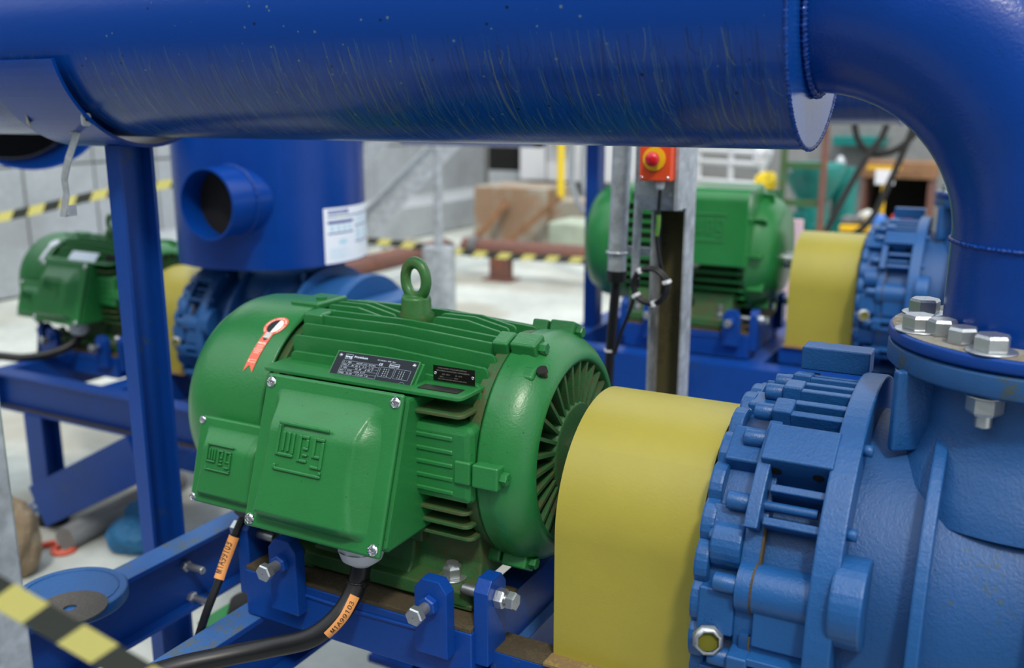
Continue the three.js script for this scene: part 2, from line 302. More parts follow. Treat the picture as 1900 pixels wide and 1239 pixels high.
for (const [x, z, s] of [[-0.085, -1.338, 0.7], [-0.058, -1.3, 0]]) solo('loose_nut', hexHead(V(x, 1.3133, z), AY, 0.0185, 0.021, s), M.zinc, s ? 'steel hex nut lying loose on the flange, half hidden behind another nut' : 'steel hex nut lying loose on the flange, nearest the front bolt', 'nut');
// ---------------------------------------------------------------- motor with side terminal box
const MZ = -1.42, MY = 1.035;
function logoGeo(o, u, v, w, h, t) {   // raised letter strokes; coordinates 0..1
  const n = u.clone().cross(v), st = [
    // frame
    [0, 0.93, 1, 1], [0, 0.30, 0.055, 0.93], [0, 0.0, 0.055, 0.13], [0, 0.0, 0.95, 0.065], [0.895, 0.065, 0.95, 0.14],
    // first letter
    [0.055, 0.30, 0.36, 0.37], [0.115, 0.40, 0.165, 0.80], [0.215, 0.40, 0.265, 0.80], [0.31, 0.37, 0.36, 0.80],
    // second letter
    [0.44, 0.25, 0.495, 0.80], [0.495, 0.73, 0.64, 0.80], [0.585, 0.55, 0.64, 0.73], [0.54, 0.50, 0.64, 0.565], [0.495, 0.25, 0.64, 0.315], [0.54, 0.375, 0.64, 0.43],
    // third letter
    [0.72, 0.38, 0.775, 0.80], [0.775, 0.73, 0.94, 0.80], [0.885, 0.17, 0.94, 0.73], [0.775, 0.38, 0.885, 0.445], [0.72, 0.17, 0.885, 0.235],
  ];
  return st.map(([a, b, c, d]) => { const g = new RoundedBoxGeometry((c - a) * w, (d - b) * h, t, 2, t * 0.48); return basis(g, o.clone().addScaledVector(u, (a + c) / 2 * w).addScaledVector(v, (b + d) / 2 * h).addScaledVector(n, t * 0.3), u, v, n); });
}
function lidPart(parent, x0, x1, b, tp, hb, sideR, withLogo) {   // tilted cast lid: flange, raised crown, four screws, raised logo
  const o = V(x0, b[0], b[1]), top = V(x0, tp[0], tp[1]), v = top.clone().sub(o), h = v.length(), w = x1 - x0; v.normalize(); const u = AX.clone(), n = u.clone().cross(v);
  const T = 0.011, k = Math.min(1, w / 0.28);
  const crown = (U, Vv) => {
    const x = U * w, y = Vv * h, bow = Math.sin(Math.PI * Vv);
    let q = sst((x - 0.012 * k - 0.012 * k * bow) / (0.022 * k)) * sst((w - x - 0.010 * k) / (sideR * k)) * sst((h - y - 0.01 * k) / (0.085 * k)) * sst((y - 0.01 * k) / (0.02 * k));
    for (const [cx, cy] of [[0, 0], [w, 0], [0, h], [w, h]]) q *= sst((Math.hypot(x - cx, y - cy) - 0.02 * k) / (0.022 * k));
    const xl = w * (0.075 + 0.06 * bow), xr = w * (0.87 - 0.07 * bow), vv = sst((Vv - 0.04) / 0.1) * sst((0.9 - Vv) / 0.12);
    return q + 0.11 * vv * (sst((x - xl) / (0.005 * k)) * sst((xr - x) / (0.005 * k)) - 1);
  };
  const lid = part(parent, 'lid', [basis(new RoundedBoxGeometry(w, h, T, 3, 0.005), o.clone().addScaledVector(u, w / 2).addScaledVector(v, h / 2).addScaledVector(n, T / 2), u, v, n),
    grid(96, 72, (U, Vv) => { const q = crown(U, Vv), m = 0.006; return o.clone().addScaledVector(u, m + U * (w - 2 * m)).addScaledVector(v, m + Vv * (h - 2 * m)).addScaledVector(n, T - 0.0006 + hb * q); })], M.green);
  for (const [cx, cy] of [[0.045, 0.05], [0.955, 0.05], [0.045, 0.945], [0.955, 0.945]]) part(lid, 'screw', screwHead(o.clone().addScaledVector(u, cx * w).addScaledVector(v, cy * h).addScaledVector(n, T), n, 0.0098 * Math.max(0.75, k)), M.chrome);
  if (withLogo) part(lid, 'logo', logoGeo(o.clone().addScaledVector(u, w * 0.245).addScaledVector(v, h * 0.41).addScaledVector(n, T + hb), u, v, w * 0.37, h * 0.31, 0.0042), M.green, 'raised cast lettering');
  return lid;
}
const nameT = print(1024, 400, (x, w, h) => {
  x.fillStyle = '#1c2027'; x.fillRect(0, 0, w, h); x.strokeStyle = '#aeb6c0'; x.lineWidth = 4; x.fillStyle = '#c9d0d8';  // dark ground paints in the drum underside mirrored by the plate
  x.strokeRect(110, 26, 90, 62); x.font = 'bold 44px sans-serif'; x.fillText('weg', 112, 72); x.font = 'bold 40px sans-serif'; x.fillText('Premium', 220, 62);
  x.font = '22px sans-serif'; x.fillText('IEC 60034-1  IP55  W22', 520, 54); x.font = 'bold 40px sans-serif'; x.fillText('CE', 560, 112); x.strokeRect(690, 70, 120, 46); x.font = 'bold 26px sans-serif'; x.fillText('Premium', 696, 102);
  x.font = '26px monospace'; const L = ['3 ~ MOT    kW(HP-cv) 37(50)', 'ISOL.F  \u0394t 80 K  S.F. 1.15', 'V 440       Hz 60   A 60.7', 'min-1 1775  cos\u03c6 0.87', 'REND. 93.6%   I.P/IN 7.4', '6312-C3   6212-Z-C3   MOBIL', '27g  8000 h      275 kg'];
  L.forEach((s, i) => x.fillText(s, 110, 140 + i * 38)); x.lineWidth = 2; for (let i = 0; i < 5; i++) { x.strokeRect(100, 112 + i * 38, 480, 38); }
  x.strokeRect(600, 130, 170, 130); x.strokeRect(790, 130, 180, 130); x.font = '24px monospace'; for (let i = 0; i < 4; i++) { x.fillText('6 4 5', 640, 165 + i * 28); x.fillText('1 2 3', 830, 165 + i * 28); }
  x.font = 'bold 50px sans-serif'; x.fillText('\u2605', 900, 100); x.beginPath(); x.arc(920, 330, 38, 0, 7); x.stroke();
});
const plate2T = print(512, 180, (x, w, h) => { x.fillStyle = '#120d0e'; x.fillRect(0, 0, w, h); x.fillStyle = '#b9b0ac'; x.font = '20px sans-serif'; x.fillText('SPACE HEATER / STILLSTANDSHEIZUNG', 60, 34); x.fillText('RESISTENCIA CALEFACTORA / AQUECIMENTO', 40, 64); x.fillText('200 - 240 V            20 - 46 W', 110, 102); x.fillText('(HE1)  - - - - - - - - - -  (HE2)', 80, 134); x.font = '16px sans-serif'; x.fillText('ONLY SWITCH OFF WITH MOTOR AT ZERO SPEED', 60, 160); });
const ribbonT = print(256, 640, (x, w, h) => {
  x.fillStyle = '#e2694f'; x.fillRect(0, 0, w, h);
  x.save(); x.translate(128, 128); x.fillStyle = '#20222a'; x.beginPath(); x.arc(0, 0, 84, 0, 7); x.fill(); x.fillStyle = '#e4efe6'; x.beginPath(); x.arc(0, 0, 84, -Math.PI / 2, Math.PI / 2); x.fill();
  x.fillStyle = '#f2ede6'; x.font = 'bold 22px sans-serif'; const s = 'ESTE PRODUTO CONSOME MENOS ENERGIA'; [...s].forEach((c, i) => { x.save(); x.rotate(-2.35 + i * 0.14); x.fillText(c, -6, -96); x.restore(); }); x.restore();
  x.fillStyle = '#e9ece8'; x.fillRect(88, 214, 80, 66); x.fillStyle = '#20222a'; for (let i = 0; i < 4; i++) { x.beginPath(); x.moveTo(84, 224 + i * 17); x.lineTo(172, 217 + i * 17); x.lineTo(172, 222 + i * 17); x.lineTo(84, 230 + i * 17); x.fill(); } x.beginPath(); x.arc(128, 282, 24, 0, Math.PI); x.fill();
  x.fillStyle = '#f4f0ea'; x.textAlign = 'center'; x.font = 'bold 28px sans-serif'; x.fillText('PROCEL', 128, 350); x.font = '15px sans-serif'; ['PROGRAMA', 'NACIONAL', 'DE CONSERVA\u00c7\u00c3O', 'DE ENERGIA', 'EL\u00c9TRICA'].forEach((q, i) => x.fillText(q, 128, 374 + i * 19)); x.font = 'bold 34px sans-serif'; x.fillText('Z', 88, 540); x.font = '15px sans-serif'; x.fillText('Eletrobras', 140, 520); x.fillText('INMETRO', 140, 545);
});
M.nameplate = std({ map: nameT, metalness: 0.75, roughness: 0.12 }); M.plate2 = std({ map: plate2T, metalness: 0.3, roughness: 0.35 }); M.ribbon = std({ map: ribbonT, roughness: 0.45 });
M.steelPlate = std({ color: 0x4c4a48, metalness: 0.8, roughness: 0.35 });

function sideMotor(label) {
  const t = thing('electric_motor', label, 'motor', [-0.95, 0.8, MZ]);
  const onR = (x, r, a) => V(x, MY + r * Math.sin(a), MZ + r * Math.cos(a));
  part(t, 'stator_frame', [cyl(V(-1.165, MY, MZ), V(-0.70, MY, MZ), 0.172, 0.172, 64), cyl(V(-0.745, MY, MZ), V(-0.718, MY, MZ), 0.192, 0.195, 64), cyl(V(-1.165, MY, MZ), V(-1.145, MY, MZ), 0.19, 0.19, 64)], M.greenDusty);
  // upright fins over the top
  for (let k = 0; k < 13; k++) {
    const dz = 0.152 - k * 0.02533, z = MZ + dz, yt = MY + Math.sqrt(0.2135 ** 2 - dz * dz) * (Math.abs(dz) < 0.06 ? 0.985 : 1), yb = MY + Math.sqrt(Math.max(0, 0.17 ** 2 - dz * dz)) - 0.012;
    const mk = (x0, x1) => part(t, 'cooling_fin', ext('z', (() => { const s = new THREE.Shape(), r = 0.012; s.moveTo(x0, yb); s.lineTo(x1, yb); s.lineTo(x1, yt - 0.016 - r); s.quadraticCurveTo(x1, yt - 0.012, x1 - r, yt - 0.012); s.lineTo((x0 + x1) / 2, yt); s.lineTo(x0 + r, yt); s.quadraticCurveTo(x0, yt, x0, yt - r); s.closePath(); return s; })(), z - 0.0028, z + 0.0028, 0.0012), M.green);
    if (Math.abs(dz) < 0.04) { mk(-1.135, -1.0); mk(-0.905, -0.765); } else mk(k % 12 === 0 ? -1.12 : -1.135, -0.735);
  }
  // level fins on both flanks
  for (const s of [1, -1]) for (const [dy, out] of [[0.13, 0.215], [0.1, 0.212], [-0.065, 0.2], [-0.09, 0.195], [-0.115, 0.185]]) {
    const z1 = MZ + s * out, z0 = MZ + s * 0.12, y = MY + dy;
    part(t, 'cooling_fin', ext('y', rrect(-1.135, Math.min(z0, z1), -0.735, Math.max(z0, z1), 0.014), y - 0.0032, y + 0.0032, 0.0014), s > 0 && dy < 0.12 ? M.greenDusty : M.green);
  }
  for (const s of [1, -1]) {
    const pad = part(t, 'side_pad', ext('z', rrect(-1.03, 0.99, -0.722, 1.117, 0.012), MZ + (s > 0 ? 0.12 : -0.208), MZ + (s > 0 ? 0.208 : -0.12), 0.012), M.green);
    for (let i = 0; i < 5; i++) part(pad, 'rib', box(-1.0, -0.755, 1.003 + i * 0.0225, 1.011 + i * 0.0225, MZ + s * 0.2075 - 0.003, MZ + s * 0.2075 + 0.003, 0.0028), M.green);
  }
  // fan cover
  const fc = part(t, 'fan_cover', lathe([[0.201, 0], [0.209, 0], [0.2095, -0.05], [0.2085, -0.12], [0.206, -0.15], [0.2, -0.172], [0.186, -0.195], [0.16, -0.213], [0.12, -0.224], [0.05, -0.229], [0.001, -0.23]].map(([r, h]) => [r, h]).reverse(), V(-1.155, MY, MZ), AX, 96), M.green);
  part(fc, 'clamp_tab', [box(-1.212, -1.145, 1.232, 1.247, MZ - 0.045, MZ + 0.045, 0.005), cyl(V(-1.165, 1.247, MZ + 0.01), V(-1.165, 1.252, MZ + 0.01), 0.01)], M.green);
  part(t, 'frame_lug', box(-1.15, -1.105, 1.195, 1.238, MZ + 0.035, MZ + 0.085, 0.006), M.green);
  const rb = grid(8, 48, (a, b) => {   // ribbon-shaped seal lying on the cover
    const s = a * 2 - 1, Rc = 0.0235, wt = 0.0105, L = 0.125; const len = L - 0.014 * (1 - Math.abs(s)); const d = b * len; let hw = d < 2 * Rc ? Math.sqrt(Math.max(0.0000001, Rc * Rc - (d - Rc) ** 2)) : 0; if (d > Rc) hw = Math.max(hw, wt);
    return onR(-1.188 - 0.012 * b + s * hw, 0.2103, (64.5 - d / 0.21 * 180 / Math.PI) * Math.PI / 180);
  }, true);
  { const uv = rb.attributes.uv, ps = rb.attributes.position; for (let i = 0; i < uv.count; i++) { const a = Math.atan2(ps.getY(i) - MY, ps.getZ(i) - MZ), d = (64.5 * Math.PI / 180 - a) * 0.21; uv.setXY(i, 0.5 + (ps.getX(i) + 1.188 + 0.012 * d / 0.125) / 0.047 * 1.0, 1 - d / 0.125); } }
  const rib = part(fc, 'award_sticker', rb, M.ribbon, 'orange ribbon sticker with a black and white bulb');
  part(t, 'grease_nipple', [cyl(V(-1.298, 1.17, MZ - 0.03), V(-1.298, 1.214, MZ - 0.03), 0.0075), lathe([[0.001, 0], [0.007, 0], [0.007, 0.008], [0.004, 0.012], [0.0055, 0.016], [0.004, 0.021], [0.001, 0.022]], V(-1.298, 1.214, MZ - 0.03), AY, 16)], M.chrome, 'small bright grease nipple');
  // drive-end bell
  const bell = part(t, 'end_bell', lathe([[0.15, 0], [0.1955, 0], [0.197, 0.006], [0.196, 0.022], [0.198, 0.026], [0.1975, 0.038], [0.1925, 0.055], [0.182, 0.071], [0.169, 0.083], [0.158, 0.088], [0.151, 0.085], [0.146, 0.05], [0.1, 0.036], [0.001, 0.036]], V(-0.722, MY, MZ), AX, 96), M.green);
  for (let k = 0; k < 30; k++) { const a = k / 30 * 2 * Math.PI; part(bell, 'vent_rib', basis(flat(new THREE.BoxGeometry(0.046, 0.07, 0.006)), onR(-0.662, 0.115, a), AX, V(0, Math.sin(a), Math.cos(a)), V(0, Math.cos(a), -Math.sin(a)).negate()), M.greenDusty); }
  part(bell, 'bearing_cap', lathe([[0.001, 0.02], [0.078, 0.02], [0.082, 0.012], [0.082, -0.05], [0.05, -0.05]].reverse(), V(-0.655, MY, MZ), AX, 48), M.greenDusty);
  for (const a of [1.22, 0.05, -1.05, 1.95, 3.1, 4.2]) {   // clamped ears with bolts
    const n = V(0, Math.sin(a), Math.cos(a)), w = AX.clone().cross(n);
    for (const [x0, x1, h] of [[-0.752, -0.722, 0.03], [-0.718, -0.672, 0.034]]) part(t, 'ear', basis(new RoundedBoxGeometry(x1 - x0, h, 0.038, 2, 0.004), onR((x0 + x1) / 2, 0.198, a), AX, n, w), M.green);
    part(t, 'ear_bolt', hexHead(onR(-0.672, 0.2, a), AX, 0.0105, 0.012, a), M.green);
  }
  part(bell, 'drain_plug', [cyl(onR(-0.652, 0.165, 1.0), onR(-0.652, 0.19, 1.0), 0.006), cyl(onR(-0.652, 0.188, 1.0), onR(-0.652, 0.194, 1.0), 0.009)], M.steelPlate);
  part(bell, 'boss', basis(new RoundedBoxGeometry(0.03, 0.02, 0.026, 2, 0.006), onR(-0.675, 0.186, 0.95), AX, V(0, Math.sin(0.92), Math.cos(0.92)), AX.clone().cross(V(0, Math.sin(0.92), Math.cos(0.92)))), M.green);
  part(t, 'shaft', cyl(V(-0.63, MY, MZ), V(-0.5, MY, MZ), 0.0275), M.zinc);
  // lifting eye
  const ey = part(t, 'lifting_eye', [lathe([[0.001, 0.03], [0.024, 0.03], [0.027, 0.022], [0.027, 0], [0.032, -0.004], [0.034, -0.04], [0.001, -0.04]].reverse(), V(-0.957, 1.243, MZ), AY, 32), (() => { const g = new THREE.TorusGeometry(0.0265, 0.0095, 16, 40); g.scale(1, 1.18, 1); g.rotateY(-0.22); return flat(g).translate(-0.957, 1.3, MZ); })()], M.greenEye);
  // feet
  for (const s of [1, -1]) {
    const z = (a) => MZ + s * a, zz = (a, b) => [Math.min(z(a), z(b)), Math.max(z(a), z(b))];
    const f = part(t, 'foot', [ext('y', rrect(-1.165, zz(0.1, 0.197)[0], -0.73, zz(0.1, 0.197)[1], 0.02), 0.806, 0.832, 0.003), box(-1.165, -1.06, 0.8, 0.81, ...zz(0.11, 0.195), 0.003), box(-0.83, -0.732, 0.8, 0.81, ...zz(0.11, 0.195), 0.003)], M.greenDusty);
    part(f, 'web', ext('x', [[z(0.06), 0.825], [z(0.185), 0.825], [z(0.165), 0.845], [z(0.15), 0.9], [z(0.155), 0.925], [z(0.08), 0.935]], -1.07, -0.865, 0.004), M.greenDusty);
    part(f, 'web', ext('x', [[z(0.06), 0.825], [z(0.15), 0.825], [z(0.142), 0.86], [z(0.148), 0.925], [z(0.08), 0.935]], -0.87, -0.742, 0.004), M.greenDusty);
    const pad = part(f, 'earthing_pad', box(-0.885, -0.845, 0.885, 0.925, ...zz(0.12, 0.165), 0.004), M.greenDusty);
    part(pad, 'hole', cyl(V(-0.865, 0.905, z(0.16)), V(-0.865, 0.905, z(0.1656)), 0.007), M.dark);
    for (const x of [-0.79, -1.135]) { const b = part(f, 'foot_bolt', [hexHead(V(x, 0.8345, z(0.158)), AY, 0.0165, 0.02, 0.3), cyl(V(x, 0.853, z(0.158)), V(x, 0.8595, z(0.158)), 0.0105)], M.zinc); part(b, 'washer', washer(V(x, 0.832, z(0.158)), AY, 0.0245), M.zinc); }
  }
  // terminal boxes
  const tb = part(t, 'terminal_box', ext('x', [[-1.29, 1.15], [-1.192, 1.158], [-1.118, 0.935], [-1.13, 0.925], [-1.29, 0.925]], -1.083, -0.822, 0.005), M.green);
  lidPart(tb, -1.095, -0.821, [0.924, -1.108], [1.166, -1.188], 0.028, 0.055, true);
  const ab = part(t, 'auxiliary_box', ext('x', [[-1.27, 1.05], [-1.197, 1.054], [-1.163, 0.925], [-1.27, 0.925]], -1.262, -1.1, 0.004), M.green);
  lidPart(ab, -1.27, -1.105, [0.915, -1.158], [1.063, -1.2], 0.014, 0.03, true);
  const gl = part(tb, 'cable_gland', [lathe([[0.001, -0.062], [0.015, -0.062], [0.034, -0.048], [0.04, -0.03]].map((p) => p), V(-0.913, 0.925, -1.178), AY, 24), lathe([[0.001, -0.031], [0.04, -0.031], [0.04, 0.004], [0.001, 0.004]], V(-0.913, 0.925, -1.178), AY, 10)], M.white, 'white plastic cable gland');
  part(ab, 'cable_gland', [lathe([[0.001, -0.036], [0.012, -0.036], [0.019, -0.028], [0.02, 0], [0.001, 0]], V(-1.195, 0.918, -1.205), AY, 12)], M.grey, 'dark grey cable gland');
  // plates
  const no = V(-1.006, 1.158, -1.222), nv = V(0, 0.039, -0.037).normalize();
  const np = part(t, 'nameplate', quadUV(plate(no, AX, nv, 0.162, 0.0545, 0.0022)), M.nameplate, 'mirror-bright rating plate with printed data and a painted dark reflection');
  part(np, 'backing', basis(new THREE.BoxGeometry(0.166, 0.058, 0.004), no.clone().addScaledVector(AX, 0.081).addScaledVector(nv, 0.027), AX, nv, AX.clone().cross(nv)), M.green);
  part(np, 'bracket', ext('x', [[-1.266, 1.168], [-1.222, 1.166], [-1.2325, 1.163], [-1.264, 1.1955]], -1.01, -0.838), M.green);
  const nn = AX.clone().cross(nv); for (const [a, b] of [[0.007, 0.006], [0.155, 0.006], [0.007, 0.048], [0.155, 0.048]]) part(np, 'rivet', screwHead(no.clone().addScaledVector(AX, a).addScaledVector(nv, b).addScaledVector(nn, 0.002), nn, 0.0034), M.chrome);
  const p2 = part(t, 'data_plate', quadUV(plate(V(-0.822, 1.1715, -1.2652), AX, AY, 0.078, 0.0255, 0.0012)), M.plate2, 'small black data plate'); for (const x of [-0.818, -0.748]) part(p2, 'rivet', screwHead(V(x, 1.184, -1.264), AZ, 0.0028), M.chrome);
  part(t, 'blank_plate', box(-0.825, -0.752, 1.1685, 1.1697, -1.245, -1.222), M.steelPlate, 'dull metal plate lying on the fin');
  return t;
}
M.greenGloss = paint(0x25733a, { s: 29, rough: 0.1, amount: -0.1, bump: 0.0001, specks: 0 });
M.greenEye = paint(0x356d36, { s: 19, rough: 0.4, dust: 0x6a6a3c, amount: 0.06, scale: 0.1 });
const motor1 = sideMotor('green finned electric motor in sharp focus, with mirror-bright rating plate and ribbon sticker');

// cables of the front motor
const tagT = print(256, 64, (x, w, h) => { x.fillStyle = '#e39a56'; x.fillRect(0, 0, w, h); x.fillStyle = '#201712'; x.font = 'bold 40px monospace'; x.fillText('M1A99103', 28, 46); });
M.tag = std({ map: tagT, roughness: 0.6 });
function cableTag(parent, pts, r, a0, a1, half = 1.5, mid = 0) {   // printed sleeve wrapped half round a cable
  const cv = new THREE.CatmullRomCurve3(pts.map((p) => V(...p)));
  const g = grid(20, 10, (u, v) => { const tt = lerp(a1, a0, u), p = cv.getPointAt(tt), d = cv.getTangentAt(tt), s = d.clone().cross(AZ).normalize(), f = s.clone().cross(d).normalize(); const an = mid + lerp(-half, half, v); return p.addScaledVector(s, r * Math.sin(an)).addScaledVector(f, r * Math.cos(an)); }, true);
  return part(parent, 'marker_sleeve', g, M.tag, 'orange cable marker with printed number');
}
{
  const pts = [[-0.913, 0.875, -1.178], [-0.915, 0.845, -1.172], [-0.918, 0.82, -1.158], [-0.927, 0.791, -1.132], [-0.958, 0.759, -1.10], [-1.027, 0.735, -1.07], [-1.085, 0.724, -1.03], [-1.14, 0.72, -0.97], [-1.18, 0.72, -0.88], [-1.2, 0.72, -0.8]];
  const t = thing('power_cable', 'thick black power cable curving down from the white gland', 'cable', [-1.0, 0.72, -1.1]);
  part(t, 'sheath', tube(pts, 0.0165, 120, 20), M.black); cableTag(t, pts, 0.0178, 0.11, 0.235, 0.5, -0.75);
  part(t, 'cable_tie', [weld(V(-0.9155, 0.839, -1.169), AY, 0.017, 20, 0.002), box(-0.902, -0.893, 0.834, 0.843, -1.168, -1.158)], M.black);
  const q = [[-1.195, 0.884, -1.205], [-1.199, 0.861, -1.19], [-1.209, 0.807, -1.165], [-1.21, 0.774, -1.145], [-1.216, 0.73, -1.12], [-1.228, 0.673, -1.1], [-1.243, 0.621, -1.08], [-1.26, 0.5, -1.06]];
  const s = thing('control_cable', 'thin black cable with orange marker hanging from the small box', 'cable', [-1.22, 0.5, -1.1]);
  part(s, 'sheath', tube(q, 0.0075, 100, 14), M.black); cableTag(s, q, 0.0105, 0.1, 0.29);
}
// ---------------------------------------------------------------- coupling guards
function guard(label) {
  const t = thing('coupling_guard', label, 'guard', [-0.475, 0.755, MZ]);
  const r0 = 0.185, r1 = 0.182, yc = 0.962, o = [], n = [];
  o.push([MZ + r0, 0.762]); n.push([MZ + r1, 0.762]);
  for (let i = 0; i <= 36; i++) { const a = i / 36 * Math.PI; o.push([MZ + r0 * Math.cos(a), yc + r0 * Math.sin(a)]); n.push([MZ + r1 * Math.cos(a), yc + r1 * Math.sin(a)]); }
  o.push([MZ - r0, 0.762]); n.push([MZ - r1, 0.762]);
  const g = ext('x', [...o, ...n.reverse()], -0.588, -0.363); part(t, 'hood', smoothX(g), M.yellow);
  for (const s of [1, -1]) { const f = part(t, 'foot_flange', box(-0.592, -0.36, 0.756, 0.762, Math.min(MZ + s * 0.182, MZ + s * 0.216), Math.max(MZ + s * 0.182, MZ + s * 0.216), 0.0015), M.yellowDust); part(f, 'bolt', hexHead(V(-0.475, 0.762, MZ + s * 0.205), AY, 0.008, 0.007), M.zinc); }
  return t;
}
function smoothX(g) {   // smooth shading on the curved sheet
  const p = g.attributes.position, n = g.attributes.normal, yc = 0.962;
  for (let i = 0; i < p.count; i++) if (Math.abs(n.getX(i)) < 0.5 && p.getY(i) > yc - 0.001) { const dy = p.getY(i) - yc, dz = p.getZ(i) - MZ, l = Math.hypot(dy, dz) || 1, s = n.getY(i) * dy + n.getZ(i) * dz < 0 ? -1 : 1; n.setXYZ(i, 0, s * Math.max(0, dy) / l, s * dz / l); }
  return g;
}
M.paleplate = std({ color: 0xb9c2cc, metalness: 0.6, roughness: 0.35 });
const RL = [-2.497, -0.18, -1.4], RR = [-0.137, 0.015, -2.185];
const guard1 = guard('tall yellow coupling guard between the front green motor and blue blower');
copy(guard1, 'coupling_guard', RL, 'yellow coupling guard half hidden behind the blue post');
copy(guard1, 'coupling_guard', RR, 'yellow coupling guard beside the rear right green motor');

// ---------------------------------------------------------------- lobe blowers
const BY = 0.92, BZ = -1.42, DEG = Math.PI / 180;
const bp = (x, r, deg) => V(x, BY + r * Math.sin(deg * DEG), BZ + r * Math.cos(deg * DEG));
const arcPoly = (r0, r1, a0, a1, n = 24) => { const o = [], q = []; for (let i = 0; i <= n; i++) { const a = lerp(a0, a1, i / n) * DEG; o.push([BZ + r1 * Math.cos(a), BY + r1 * Math.sin(a)]); q.unshift([BZ + r0 * Math.cos(a), BY + r0 * Math.sin(a)]); } return [...o, ...q]; };
const radial = (x0, x1, r0, r1, deg, w, b = 0.003) => { const n = V(0, Math.sin(deg * DEG), Math.cos(deg * DEG)); return basis(new RoundedBoxGeometry(x1 - x0, r1 - r0, w, 2, b), bp((x0 + x1) / 2, (r0 + r1) / 2, deg), AX, n, AX.clone().cross(n)); };
function blower(label, fy = 1.2605, gx = 0.42) {
  const t = thing('lobe_blower', label, 'blower', [0.12, 0.6, BZ]);
  // oil-side cover with a scalloped rim
  const rim = []; for (let i = 0; i < 168; i++) { const a = i / 168 * 2 * Math.PI, k = Math.pow(Math.abs(Math.sin(a * 14)), 0.55), r = 0.2535 + 0.0115 * k; rim.push([BZ + r * Math.cos(a), BY + r * Math.sin(a)]); }
  const cov = part(t, 'end_cover', [ext('x', rim, -0.35, -0.33, 0.004), ext('x', circle2(BZ, BY, 0.246, 72), -0.334, -0.262, 0.002)], M.blower);
  for (let k = 0; k < 14; k++) { const a = 6 + k * 360 / 14; part(cov, 'cover_block', radial(-0.337, -0.288, 0.235, k % 2 ? 0.262 : 0.268, a, k % 2 ? 0.05 : 0.062, 0.004), M.blower); }
  part(cov, 'boss', ext('x', circle2(BZ + 0.236 * Math.cos(26 * DEG), BY + 0.236 * Math.sin(26 * DEG), 0.036, 24), -0.33, -0.289, 0.003), M.blower);
  // flange with studs, bars between the flange and the ring
  part(t, 'cover_flange', [ext('x', arcPoly(0.2, 0.262, -180, 179.9, 72), -0.289, -0.262, 0.002)], M.blower);
  part(t, 'flange_arc', ext('x', arcPoly(0.25, 0.292, 31, 63), -0.286, -0.268, 0.002), M.blower);
  const studs = [97, 84, 71, 59, 38, 15, -7, -30, -55, -80, -105, -130, -155, 180, 155, 130, 112];
  for (const a of studs) {
    part(t, 'stud', lathe([[0.001, 0], [0.0115, 0], [0.0125, 0.002], [0.0125, 0.03], [0.001, 0.03]], bp(-0.317, 0.272, a), AX, 20), M.blower);
    if (a > 63 || a < 10) part(t, 'stud_tab', radial(-0.29, -0.262, 0.24, 0.29, a, 0.034, 0.004), M.blower);
  }
  part(t, 'barrel', cyl(V(-0.28, BY, BZ), V(-0.17, BY, BZ), 0.236, 0.236, 96), M.blowerRust);
  for (const a of [94.5, 100, 81.5, 87, 68.5, 74, 43, 33.5, -4.5, -10, -27, -33, -52, -58, -77, -83, -102, -108, -127, -133, 128, 132, 152, 158, 178, 182, 109, 115]) part(t, 'tie_bar', radial(-0.264, -0.185, 0.22, a === 43 ? 0.283 : 0.287, a, 0.011, 0.002), M.blower);
  const blk = part(t, 'lifting_block', radial(-0.281, -0.187, 0.222, 0.302, 54.6, 0.06, 0.003), M.blower);
  for (const x of [-0.262, -0.207]) { const nrm = V(0, Math.sin((54.6 - 90) * DEG), Math.cos((54.6 - 90) * DEG)), q = bp(x, 0.276, 54.6).addScaledVector(nrm, 0.0296); part(blk, 'hole', cyl(q, q.clone().addScaledVector(nrm, 0.0012), 0.0075), M.dark); }
  part(t, 'tie_rod', cyl(bp(-0.27, 0.268, 38.5), bp(-0.2, 0.268, 38.5), 0.0065), M.blower);
  part(t, 'panel', ext('x', arcPoly(0.22, 0.247, 20, 32.5), -0.268, -0.185), M.blower);
  part(t, 'round_boss', [cyl(bp(-0.286, 0.252, 14.5), bp(-0.188, 0.252, 14.5), 0.034, 0.034, 32), radial(-0.262, -0.188, 0.235, 0.272, 4, 0.05)], M.blower);
  part(t, 'joint_line', cyl(bp(-0.267, 0.252, 14.5), bp(-0.264, 0.252, 14.5), 0.0345, 0.0345, 32), M.dirt, 'rust stained joint line'); part(t, 'joint_line', ext('x', arcPoly(0.2, 0.2625, 19, 34), -0.2645, -0.2615), M.dirt); part(t, 'joint_line', ext('x', arcPoly(0.2, 0.2685, -28, 1), -0.267, -0.264), M.dirt);
  part(t, 'low_panel', ext('x', arcPoly(0.22, 0.268, -28, 1), -0.28, -0.185, 0.003), M.blowerRust);
  if (fy > 1.2) part(t, 'top_block', box(-0.292, -0.19, 1.2, 1.237, BZ - 0.13, BZ - 0.085, 0.003), M.blower);
  // ring, casing and ribs
  part(t, 'ring', [ext('x', arcPoly(0.2, 0.3, -180, 179.9, 96), -0.192, -0.158, 0.003)], M.blower);
  for (const a of [58, 34, -10]) part(t, 'ring_bolt', lathe([[0.001, 0], [0.008, 0], [0.008, 0.011], [0.001, 0.012]], bp(-0.158, 0.288, a), AX, 12), M.blower);
  part(t, 'side_lug', ext('x', circle2(BZ + 0.258 * Math.cos(17 * DEG), BY + 0.258 * Math.sin(17 * DEG), 0.058, 32), -0.166, -0.126, 0.004), M.blower);
  part(t, 'casing', cyl(V(-0.17, BY, BZ), V(gx, BY, BZ), 0.25, 0.25, 96), M.blowerRust);
  for (const x of [-0.068, 0.07, 0.22]) part(t, 'casing_rib', ext('x', arcPoly(0.24, 0.288, -180, 179.9, 96), x - 0.008, x + 0.008, 0.003), M.blower);
